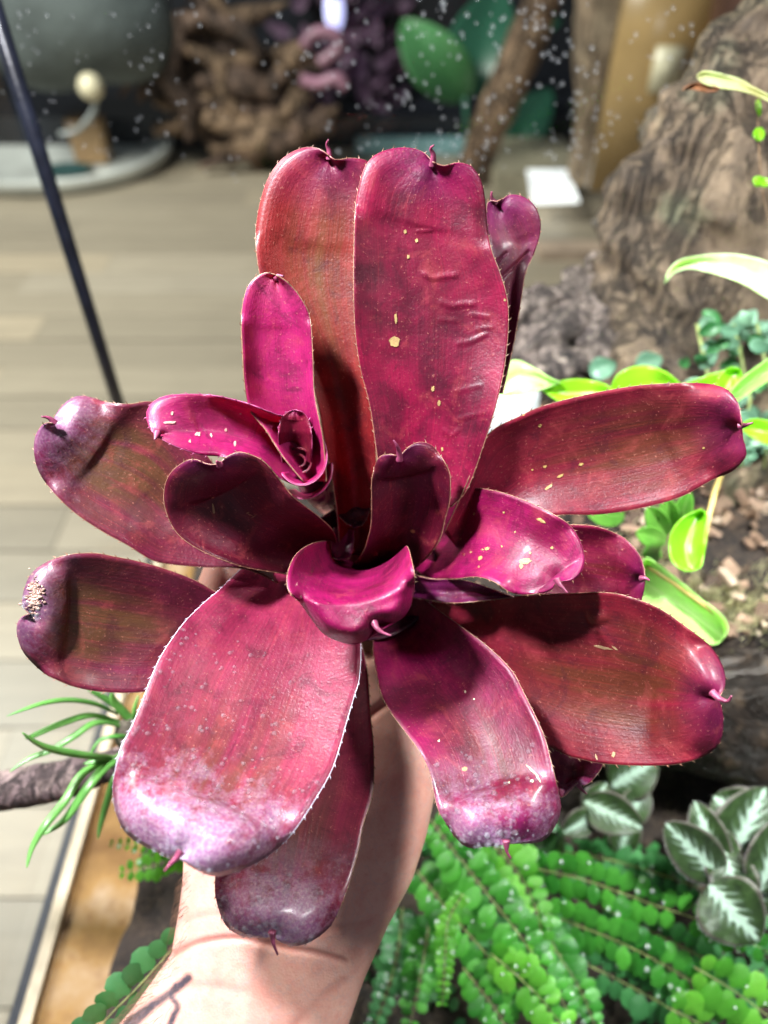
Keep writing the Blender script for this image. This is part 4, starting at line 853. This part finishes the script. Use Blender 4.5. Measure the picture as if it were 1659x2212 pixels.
# lime green leafy plant
LIME = green_mat("lime_leaf", (.16, .40, .012), (.28, .58, .02), .3, .4, 20, vein=(.5, .75, .2))
LIMEP = green_mat("pale_lime_leaf", (.30, .55, .12), (.70, .85, .45), .35, .4, 14, vein=(.75, .85, .5))
MIDG = green_mat("mid_green_leaf", (.08, .26, .03), (.22, .50, .08), .3, .3, 30, vein=(.4, .6, .2))
YST = plain("yellow_stalk", (.45, .33, .10), .5, .2, 60)
lp = empty("lime_leaf_plant", P(1450, 1200, .46), "lime green plant with broad smooth leaves behind the right hand leaves", "plant")
def traced(parent, L, R, D, mat, name="leaf", label=None, cup=.004, margin=None, solid=.0007, **kw):
    return make_leaf(L, R, D, mat, None, label, parent, name, margin, False, None, solid, cup=((0, cup), (1, cup)), lip=None, pinch=0, nr=36, nc=14, **kw)
traced(lp, [(1060, 840), (1085, 800), (1110, 778), (1145, 790), (1185, 815), (1210, 826)], [(1060, 850), (1090, 856), (1140, 850), (1180, 838), (1200, 830), (1210, 826)], [(0, .47), (1, .45)], LIMEP, wave=.002)
traced(lp, [(1170, 838), (1230, 820), (1290, 824), (1330, 845), (1350, 862)], [(1175, 845), (1220, 875), (1270, 880), (1320, 872), (1350, 862)], [(0, .46), (1, .44)], LIME)
traced(lp, [(1318, 850), (1330, 815), (1358, 795), (1400, 790), (1440, 805), (1475, 835)], [(1318, 870), (1350, 885), (1400, 885), (1440, 870), (1475, 835)], [(0, .46), (1, .44)], LIME)
traced(lp, [(1440, 845), (1490, 825), (1545, 805), (1590, 800), (1600, 815)], [(1445, 870), (1500, 875), (1550, 865), (1585, 835), (1600, 815)], [(0, .46), (1, .45)], LIME)
traced(lp, [(1553, 845), (1550, 815), (1575, 795), (1598, 797)], [(1560, 850), (1585, 848), (1602, 820), (1598, 797)], [(0, .44), (1, .435)], LIME)
traced(lp, [(1560, 868), (1600, 820), (1660, 775), (1720, 740)], [(1580, 875), (1640, 835), (1690, 800), (1720, 760)], [(0, .44), (1, .43)], LIMEP, cup=.008)
traced(lp, [(1515, 1100), (1480, 1115), (1455, 1140), (1445, 1175), (1450, 1210), (1475, 1232), (1500, 1232)], [(1515, 1100), (1528, 1115), (1526, 1150), (1522, 1190), (1515, 1222), (1500, 1232)], [(0, .42), (1, .41)], LIME, cup=.008, label="single smooth lime leaf hanging above the bark chips")
traced(lp, [(1390, 1215), (1400, 1205), (1450, 1240), (1510, 1290), (1560, 1330), (1572, 1360), (1560, 1382)], [(1370, 1290), (1400, 1320), (1450, 1345), (1510, 1385), (1545, 1392), (1560, 1382)], [(0, .43), (1, .42)], LIMEP, cup=.012, label="pale rolled leaf lying over the mound edge")
traced(lp, [(1595, 920), (1630, 905), (1680, 915), (1720, 940)], [(1600, 925), (1630, 950), (1680, 965), (1720, 950)], [(0, .45), (1, .44)], LIME)
for i, (b, t, wd) in enumerate((((1440, 1170), (1375, 1150), 46), ((1440, 1160), (1400, 1095), 50), ((1450, 1150), (1440, 1075), 46), ((1430, 1190), (1390, 1200), 40), ((1460, 1150), (1490, 1060), 40), ((1350, 1115), (1270, 1110), 50))):
    oval_leaf(lp, b, t, wd, .45, .43, MIDG, bend=.003, fold=.004)
ss = MB(); ss.tube([P(1560, 1020, .45), P(1545, 1060, .44), P(1530, 1120, .43), P(1520, 1180, .43), P(1500, 1225, .42)], [.0016, .0018, .0016, .0014, .001], 8); ss.build("stalk", YST, lp)
ss = MB(); ss.tube([P(1395, 1220, .425), P(1450, 1255, .42), P(1510, 1300, .415), P(1560, 1335, .415), P(1570, 1375, .42)], [.0016, .0015, .0013, .0012, .001], 8); ss.build("stalk", YST, lp)
# leaf hanging in from the right, withered tip, trailing vine
hl = empty("hanging_leaf", P(1700, 640, .46), "long pale green leaf hanging in from the right edge", "leaf")
traced(hl, [(1740, 600), (1690, 580), (1640, 560), (1580, 549), (1520, 552), (1470, 562), (1445, 585), (1436, 612)], [(1730, 700), (1690, 665), (1650, 640), (1600, 610), (1540, 590), (1490, 580), (1455, 590), (1436, 612)], [(0, .44), (.6, .46), (1, .475)], green_mat("pale_hanging_leaf", (.26, .42, .10), (.74, .86, .60), .35, .35, 70, vein=(.3, .55, .05)), "blade", cup=.005)
wl = empty("withered_leaf", P(1700, 200, .42), "curled leaf with a brown withered tip at the upper right edge", "leaf")
traced(wl, [(1720, 240), (1680, 215), (1640, 195), (1600, 172), (1560, 160), (1520, 154), (1505, 165)], [(1720, 250), (1675, 228), (1635, 208), (1595, 195), (1550, 190), (1520, 180), (1505, 165)], [(0, .41), (1, .42)], green_mat("yellowing_leaf", (.35, .30, .08), (.62, .70, .38), .4, .3, 60), "blade", cup=.002)
traced(wl, [(1555, 192), (1535, 184), (1510, 178), (1488, 184), (1474, 195)], [(1550, 196), (1530, 200), (1510, 196), (1490, 193), (1474, 195)], [(0, .419), (1, .424)], plain("withered_brown", (.20, .08, .03), .7, .5, 120), "withered_tip", cup=.003)
vn = empty("trailing_vine", P(1640, 300, .44), "thin vine with a few tiny green leaves down the right edge", "vine")
ss = MB(); ss.tube([Vector(q) for q in catmull([tuple(P(*q)) for q in [(1636, 205, .43), (1637, 260, .435), (1640, 330, .44), (1645, 390, .445), (1652, 440, .45), (1665, 490, .45)]], 6)], .0004, 5); ss.build("stem", plain("vine_stem", (.20, .12, .06), .6), vn)
for b, t, wd in (((1637, 212), (1641, 250), 8), ((1638, 275), (1642, 305), 24), ((1650, 398), (1628, 384), 22), ((1645, 385), (1660, 402), 18)):
    oval_leaf(vn, b, t, wd, .435, .432, LIME, bend=.001, fold=.001)
# blue-green small leaved shrub and its shade partner
BLG = green_mat("bluegreen_leaf", (.09, .22, .13), (.28, .48, .34), .4, .25, 40)
sh_ = empty("small_leaved_shrub", P(1600, 850, .54), "blue green shrub with small oval leaves before the stump", "shrub")
for _ in range(64):
    x = random.uniform(1470, 1700); y = random.uniform(680, 1010); 
    if y < 740 and x < 1500 and random.random() < .5: continue
    if x < 1560 and y > 830: x += 90
    a = random.uniform(0, 6.28); L = random.uniform(30, 58); d_ = random.uniform(.49, .56)
    oval_leaf(sh_, (x, y), (x + L * math.cos(a), y + L * math.sin(a) * .7), random.uniform(22, 34), d_, d_ + random.uniform(-.012, .012), random.choice([BLG, BLG, FERN_D]), bend=.002, fold=.002)
ss = MB()
for x0 in (1520, 1600, 1650): ss.tube([P(x0, 1010, .54), P(x0 + 20, 860, .53), P(x0 - 15, 700, .53)], .0012, 6)
ss.build("stem", STEM, sh_)
for i, (x, y) in enumerate(((1400, 780), (1300, 792))):
    g = empty("round_leaf", P(x, y, .56), ("pale round leaf catching the light behind the lime leaf", "dim green round leaf left of the bright round one")[i], "leaf")
    oval_leaf(g, (x - 28, y + 12), (x + 32, y - 6), 48, .55, .55, BLG, name="blade", fold=.003)
# grassy air plant at lower left
AIR = green_mat("air_plant_green", (.05, .20, .03), (.16, .42, .09), .35, .15, 60)
ap = empty("air_plant", P(285, 1620, .42), "green air plant with thick pointed blades at lower left", "plant")
def blade(pts, w0, mat=AIR):
    c = catmull([tuple(P(*q)) for q in pts], 8); n = len(c); mb = MB()
    mb.tube([Vector(p) for p in c], [w0 * (math.sin(PI * (.22 + .78 * i / (n - 1))) ** .7 + .04) for i in range(n)], 10, True, .55); mb.build("blade", mat, ap)
for pts, w0 in (([(250, 1540, .42), (205, 1520, .40), (150, 1512, .385), (90, 1520, .37), (14, 1547, .36)], .0022), ([(260, 1560, .42), (200, 1545, .40), (140, 1560, .385), (70, 1590, .375), (55, 1595, .37)], .0020),
               ([(270, 1570, .42), (210, 1560, .40), (160, 1590, .39), (110, 1620, .385), (60, 1640, .38), (20, 1668, .375)], .0020), ([(260, 1640, .42), (190, 1632, .39), (120, 1620, .37), (80, 1605, .36), (48, 1582, .352)], .0032),
               ([(280, 1620, .42), (225, 1660, .40), (190, 1700, .39), (140, 1770, .385), (88, 1805, .38)], .0028), ([(240, 1640, .41), (180, 1670, .395), (140, 1730, .385), (100, 1780, .375), (70, 1830, .37), (58, 1875, .365)], .0024),
               ([(285, 1640, .43), (250, 1680, .42), (232, 1730, .415), (218, 1780, .41), (212, 1812, .405)], .0022), ([(270, 1540, .43), (230, 1510, .42), (190, 1490, .41)], .0022), ([(300, 1600, .42), (260, 1590, .40), (215, 1600, .395), (190, 1640, .39)], .0020),
               ([(290, 1560, .42), (250, 1520, .41), (240, 1495, .405)], .0026), ([(300, 1580, .42), (290, 1540, .41), (300, 1500, .41)], .0022), ([(285, 1650, .42), (230, 1640, .405), (180, 1650, .40)], .0022)):
    blade(pts, w0)
cb_ = MB(); cb_.ball(P(290, 1590, .425), .012, 14, 10, None, (.9, .8, 1.3)); cb_.build("root_ball", plain("root_ball_mat", (.12, .10, .07), .8, .5, 90, .8, .003), ap)

wg = empty("glare_blob", P(1095, 900, .56), "white blob added for the glare between the tallest leaf and the upper right leaf", "glare")
mb = MB(); mb.ball(P(1092, 885, .575), .026, 20, 14, None, (1, .8, 1.3)); mb.v = [tuple(Vector(v) * 1.0 + Vector((.004, .004, .004)) * noise.noise(Vector(v) * 60)) for v in mb.v]
mb.build("blob_body", plain("glare_white", (.86, .90, .95), .35, .08, 40), wg)  # solid white blob stands in for glare between the leaves

# ------------------------------------------------------------ the room beyond the glass
fm = NT("floor_wood"); oi = fm.N('ShaderNodeObjectInfo'); co = fm.coord('Object', (1, 9, 1)); n = fm.noise(co, 3.0, 6, .6); co2 = fm.coord('Object', (1, 14, 1)); n2 = fm.noise(co2, 16, 4, .6)
c = fm.ramp(oi.outputs['Random'], [(0, (.29, .25, .19)), (.45, (.36, .31, .235)), (.8, (.42, .35, .255)), (1, (.32, .295, .25))])
c = fm.mix(fm.ramp(n, [(.4, 0.0), (.7, .45)]), c, (.20, .17, .13)); c = fm.mix(fm.ramp(n2, [(.55, 0.0), (.75, .25)]), c, (.14, .11, .08))
fm.set(Base_Color=c, Roughness=.42, Normal=fm.bump(n2, .25, .002))
floor = empty("floor", (0, 2.2, 0), kind='structure')
boxo("subfloor", (-6, -1, -.06), (6, 7, -.021), plain("gap_dark", (.02, .018, .015), .8), floor)
pb = MB(); pb.box((0, 0, 0), (1.198, .1665, .02)); base_pl = pb.build("plank", fm.m, None, False); COL.objects.unlink(base_pl)
k = 0
for r in range(-1, 27):
    off = random.uniform(0, 1.2)
    for q in range(-3, 3):
        x = q * 1.2 + off; y = r * .17 + .20
        if abs(x) - .6 > .62 * (y * .72 + 1.1) + 1.4: continue
        inst(base_pl, "plank", floor, Matrix.Translation((x, y, -.010 + random.uniform(-.0015, .0015)))); k += 1
boxo("back_wall", (-5, 5.2, 0), (5, 5.3, 3), plain("dark_wall", (.012, .014, .018), .7, .5, 2), None, kind='structure')
def F(x, y, z=0.0): return PZ(x, y, z)
def at(x, y, Y): return PY(x, y, Y)
# dark display case along the far wall
dc = empty("display_case", (-.2, 4.4, 0), "long black display case along the far side of the room", "display case")
bk = plain("case_black", (.010, .012, .018), .45, .4, 4)
boxo("case_body", (-2.6, 4.25, 0.0), (1.15, 4.9, .16), bk, dc); boxo("case_back", (-2.6, 4.86, .16), (1.15, 4.92, 1.6), bk, dc)
# pieces of driftwood in it
TANW = wood_mat("tan_driftwood", (.05, .03, .018), (.20, .125, .075), (.40, .27, .17), 5, (1, 1, 1), bd=.02)
FARW = wood_mat("brown_driftwood", (.025, .015, .011), (.10, .06, .042), (.22, .14, .10), 5, (1, 1, 1), bd=.02)
dwl = ["branching piece of driftwood in the display case behind the grey boulder", "pile of brown driftwood in the middle of the display case", "driftwood stick leaning at the left of the brown pile", "low brown driftwood piece at the foot of the pile", "reddish driftwood piece next to the purple bromeliad", "driftwood stick crossing the top of the brown pile", "short driftwood piece just above the tall red leaf"]
rb = random.Random(31)
for i, (cx, cy, w_, h_, nb, r0) in enumerate(((330, 110, 110, 90, 9, .03), (450, 190, 130, 110, 13, .045), (320, 150, 50, 90, 5, .022), (520, 300, 130, 40, 8, .035), (620, 180, 60, 110, 9, .035), (500, 80, 120, 70, 8, .028), (630, 260, 80, 60, 7, .030))):
    s = empty("driftwood_piece", at(cx, cy + h_ * .6, 4.0), dwl[i], "driftwood", "driftwood in the display case")
    for j in range(nb):
        a = rb.uniform(-.9, .9) + (.5 if i % 2 else -.4); L = w_ * rb.uniform(.7, 1.3); x0 = cx + rb.uniform(-.5, .5) * w_; y0 = cy + rb.uniform(-.6, .6) * h_; dd = rb.uniform(3.85, 4.15)
        pth = [(x0 + L * k * math.cos(a) + rb.gauss(0, 12), y0 + L * k * math.sin(a) + rb.gauss(0, 12)) for k in (-.9, -.3, .3, .9)]
        lump([at(x, y, dd) for x, y in pth], [r0 * rb.uniform(.5, .9), r0, r0 * rb.uniform(.8, 1.6), r0 * .4], rb.choice([FARW, TANW, FARW]), "branch", s, 12, .5, 5, 1, i * 9 + j, .12, 22)
# purple bromeliad-like plant
PURP = green_mat("purple_leaf", (.04, .02, .045), (.17, .10, .16), .35, .2, 8)
pp = empty("purple_plant", at(730, 200, 4.0), "purple leafed plant with pink ribs in the display case", "plant")
for i in range(70):
    x, y = random.uniform(630, 860), random.uniform(-20, 270); a = random.uniform(-2.6, -.4)
    oval_leaf(pp, (x, y), (x + 70 * math.cos(a), y + 60 * math.sin(a)), random.uniform(18, 34), 4.0 + random.uniform(-.15, .1), 4.05, PURP, fold=.03, bend=.04)
PINK = plain("pink_rib", (.34, .17, .24), .4, .3, 6)
pk_ = empty("pink_tube", at(700, 120, 3.8), "curved pink tube lying against the purple plant", "tube")
ss = MB(); ss.tube([Vector(q) for q in catmull([tuple(at(x, y, 3.85)) for x, y in [(655, 100), (680, 72), (720, 72), (735, 100), (712, 122), (690, 135)]], 6)], .026, 10); ss.tube([Vector(q) for q in catmull([tuple(at(x, y, 3.85)) for x, y in [(650, 172), (690, 180), (730, 168), (745, 190)]], 6)], .026, 10); ss.build("tube_body", PINK, pk_)
wl_ = empty("violet_lamp", at(722, 25, 3.9), "small glowing violet lamp at the top of the picture", "lamp")
gm_ = NT("violet_glow"); gm_.set(Base_Color=(.6, .6, .9), Emission_Color=(.55, .55, 1.0), Emission_Strength=1.0); mb = MB(); mb.ball(at(722, 22, 3.9), .055, 14, 9, None, (.8, .6, 1.6)); mb.build("bulb", gm_.m, wl_)
mb = MB(); mb.tube([at(722, -30, 3.9), at(722, -5, 3.9)], .03, 10); mb.build("lamp_socket", bk, wl_)
# big leaves
TEAL = green_mat("teal_leaf", (.015, .08, .05), (.05, .20, .12), .35, .2, 3)
bl = empty("broad_leaf_plant", at(980, 200, 3.4), "plant with two large green leaves seen through the wet glass", "plant")
oval_leaf(bl, (1010, 215), (868, 42), 130, 3.3, 3.1, green_mat("fresh_broad_leaf", (.03, .14, .04), (.12, .36, .14), .3, .25, 3), fold=.05, bend=.05); oval_leaf(bl, (1005, 210), (1080, -30), 150, 3.35, 3.3, TEAL, fold=.05, bend=.05); oval_leaf(bl, (1100, 330), (1190, 190), 90, 3.9, 3.9, TEAL, fold=.05, bend=.05); oval_leaf(bl, (1090, 260), (1060, 350), 80, 3.9, 3.9, TEAL, fold=.05, bend=.05); oval_leaf(bl, (1130, 60), (1215, 40), 50, 3.6, 3.6, TEAL, fold=.05, bend=.05)
ss = MB(); ss.tube([at(1005, 212, 3.35), at(1010, 300, 3.4), at(1000, 370, 3.5)], .012, 6); ss.build("stalk", TEAL, bl)
# trunks and posts
s = empty("leaning_branch", F(1030, 365), "tan leaning branch between the green leaf and the dark gap", "branch")
lump([at(1200, -60, 3.4), at(1150, 60, 3.4), at(1090, 200, 3.4), at(1035, 330, 3.4), at(1020, 385, 3.4)], [.075, .07, .085, .075, .08], TANW, "branch", s, 20, .2, 5, 1, 2, .05)
s = empty("tan_trunk", F(1310, 360), "thick tan trunk standing left of the amber panel", "trunk")
lump([at(1320, -60, 3.3), at(1315, 100, 3.3), at(1310, 240, 3.3), at(1300, 370, 3.3)], [.13, .13, .12, .16], wood_mat("pale_trunk", (.10, .07, .045), (.30, .22, .15), (.50, .40, .28), 4, (1, 1, .3), bd=.02), "trunk", s, 28, .15, 4, 1, 6, .06)
ap_ = empty("amber_panel", F(1450, 300), "amber plastic panel with a pale reflection at the upper right", "panel")
am = plain("amber", (.42, .28, .12), .25, .25, 2, .1); mb = MB(); mb.box(at(1450, 130, 3.0), (.42, .05, .9)); mb.build("board", am, ap_)
mb = MB(); mb.box(at(1545, 200, 2.95), (.07, .06, .9), Euler((0, .06, 0)).to_quaternion()); mb.build("post", plain("amber_post", (.48, .26, .07), .3, .2, 4), ap_)
mb = MB(); mb.box(at(1440, 150, 2.96), (.10, .03, .14)); mb.build("reflection_patch", plain("reflection_pale", (.75, .70, .50), .3, .1), ap_)  # pale reflection on the board modelled as a thin plate
s = empty("brown_pot", at(1640, 40, 2.8), "round dark brown pot at the top right corner", "pot")
mb = MB(); prf = [(.02, -.12), (.12, -.12), (.16, -.02), (.17, .08), (.18, .10), (.165, .10), (.15, .04)]
mb.grid([[at(1650, 30, 2.8) + Vector((r * math.cos(a), r * math.sin(a), z)) for a in [2 * PI * j / 28 for j in range(28)]] for r, z in prf], closed=True); mb.build("pot_body", plain("brown_glaze", (.09, .04, .03), .4, .3, 6), s)
s = empty("pale_rock", at(1560, 60, 2.9), "pale tan rock behind the brown pot", "rock")
mb = MB(); mb.ball(at(1600, 130, 3.1), .30, 30, 20, None, (1, .6, 1.1))
mb.v = [tuple(Vector(v) + Vector((.06, .04, .06)) * noise.noise(Vector(v) * 5)) for v in mb.v]; mb.build("rock_body", wood_mat("tan_rock", (.08, .055, .04), (.26, .19, .13), (.42, .33, .24), 4, (1, 1, 1), bd=.02), s)
# grey boulder, white basin with its things, cable lamp
s = empty("grey_boulder", at(150, 60, 3.9), "large smooth grey green boulder at the upper left", "boulder")
mb = MB(); mb.ball(at(150, 20, 3.9), .46, 34, 22, None, (1.0, .6, .72)); mb.v = [tuple(Vector(v) + (Vector(v) - at(150, 20, 3.9)) * .18 * noise.noise(Vector(v) * 3.0)) for v in mb.v]
mb.build("boulder_body", plain("grey_stone", (.09, .11, .11), .7, .3, 3, .6, .02), s)
bs = empty("white_basin", F(150, 370), "shallow white basin on the floor at the left", "basin")
mb = MB(); ctr = F(120, 350, .0); ctr.z = 0; R = .62
prf = [(.0, .02), (.75, .02), (.90, .05), (.97, .085), (1.0, .09), (1.02, .08), (.98, .03), (.92, .003)]
mb.grid([[ctr + Vector((r * R * math.cos(a), r * R * .8 * math.sin(a), z)) for a in [2 * PI * j / 48 for j in range(48)]] for r, z in prf], closed=True); mb.build("basin_body", plain("white_enamel", (.66, .69, .66), .4, .08, 4), bs)
s = empty("cardboard_box", F(195, 330), "small orange brown box standing in the white basin", "box")
q = PY(198, 320, ctr.y - .05); mb = MB(); mb.box((q.x, q.y, .13), (.16, .10, .20)); mb.build("box_body", plain("kraft", (.52, .33, .17), .6, .15), s, False); mb = MB(); mb.box((q.x, q.y - .0, .232), (.165, .105, .004)); mb.build("lid", plain("kraft_dark", (.36, .22, .11), .6, .15), s, False)
s = empty("teal_dish", F(150, 395), "small dark teal dish lying in the white basin", "dish")
mb = MB(); q = PY(140, 343, ctr.y - .22); mb.grid([[Vector((q.x + r * math.cos(a), q.y + r * .6 * math.sin(a), z)) for a in [2 * PI * j / 24 for j in range(24)]] for r, z in ((0.0, .03), (.09, .03), (.12, .05), (.13, .05), (.09, .022))], closed=True); mb.build("dish_body", plain("teal_glaze", (.03, .08, .08), .3, .2), s)
s = empty("white_bulb", at(193, 195, 3.6), "small white bulb on a curved pale cable over the basin", "lamp")
mb = MB(); mb.ball(at(196, 188, 3.6), .055, 14, 9); mb.build("bulb", plain("white_bulb_glass", (.85, .78, .55), .3, .1), s); mb = MB(); mb.tube([Vector(q) for q in catmull([tuple(at(x, y, 3.62)) for x, y in [(200, 205), (204, 235), (185, 265), (160, 285), (130, 290)]], 6)], .012, 8); mb.build("cable", plain("pale_cable", (.35, .38, .38), .4, .1), s)
s = empty("blue_strip", F(860, 322), "pale blue strip at the foot of the display case behind the tall leaves", "strip")
mb = MB(); mb.box((.16, 4.18, .04), (.62, .05, .075)); mb.build("strip_body", plain("pale_blue", (.25, .45, .48), .4, .15, 3), s, False)
s = empty("stone_block", F(1160, 400), "low pale stone block on the floor under the white patch", "block")
q = F(1150, 395); mb = MB(); mb.box((q.x, q.y + .1, .05), (.40, .50, .10)); mb.build("block_body", plain("sand_stone", (.42, .38, .27), .6, .15, 5), s, False)
s = empty("white_patch", q, "bright white patch on the pale block, its brightness added as glow", "white patch")
mb = MB(); p4 = [PZ(x, y, .104) for x, y in ((1138, 368), (1225, 368), (1252, 438), (1150, 442))]; mb.add(p4 + [p + Vector((0, 0, .003)) for p in p4], [(3, 2, 1, 0), (4, 5, 6, 7), (0, 1, 5, 4), (1, 2, 6, 5), (2, 3, 7, 6), (3, 0, 4, 7)]); gp = NT("patch_glow"); gp.set(Base_Color=(.9, .9, .9), Emission_Color=(1, 1, 1), Emission_Strength=.75); mb.build("patch_face", gp.m, s, False)  # emission added to make the white patch bright, no lamp known there
s = empty("wooden_beam", F(1290, 580), "pale wooden beam lying across the floor left of the stump", "beam")
a, b = F(1165, 548, .03), F(1430, 543, .03); mb = MB(); mb.box((a + b) / 2 + Vector((0, .03, -.01)), ((b - a).length, .10, .05)); mb.build("beam_body", plain("pale_beam", (.50, .38, .29), .5, .15, 8), s, False)
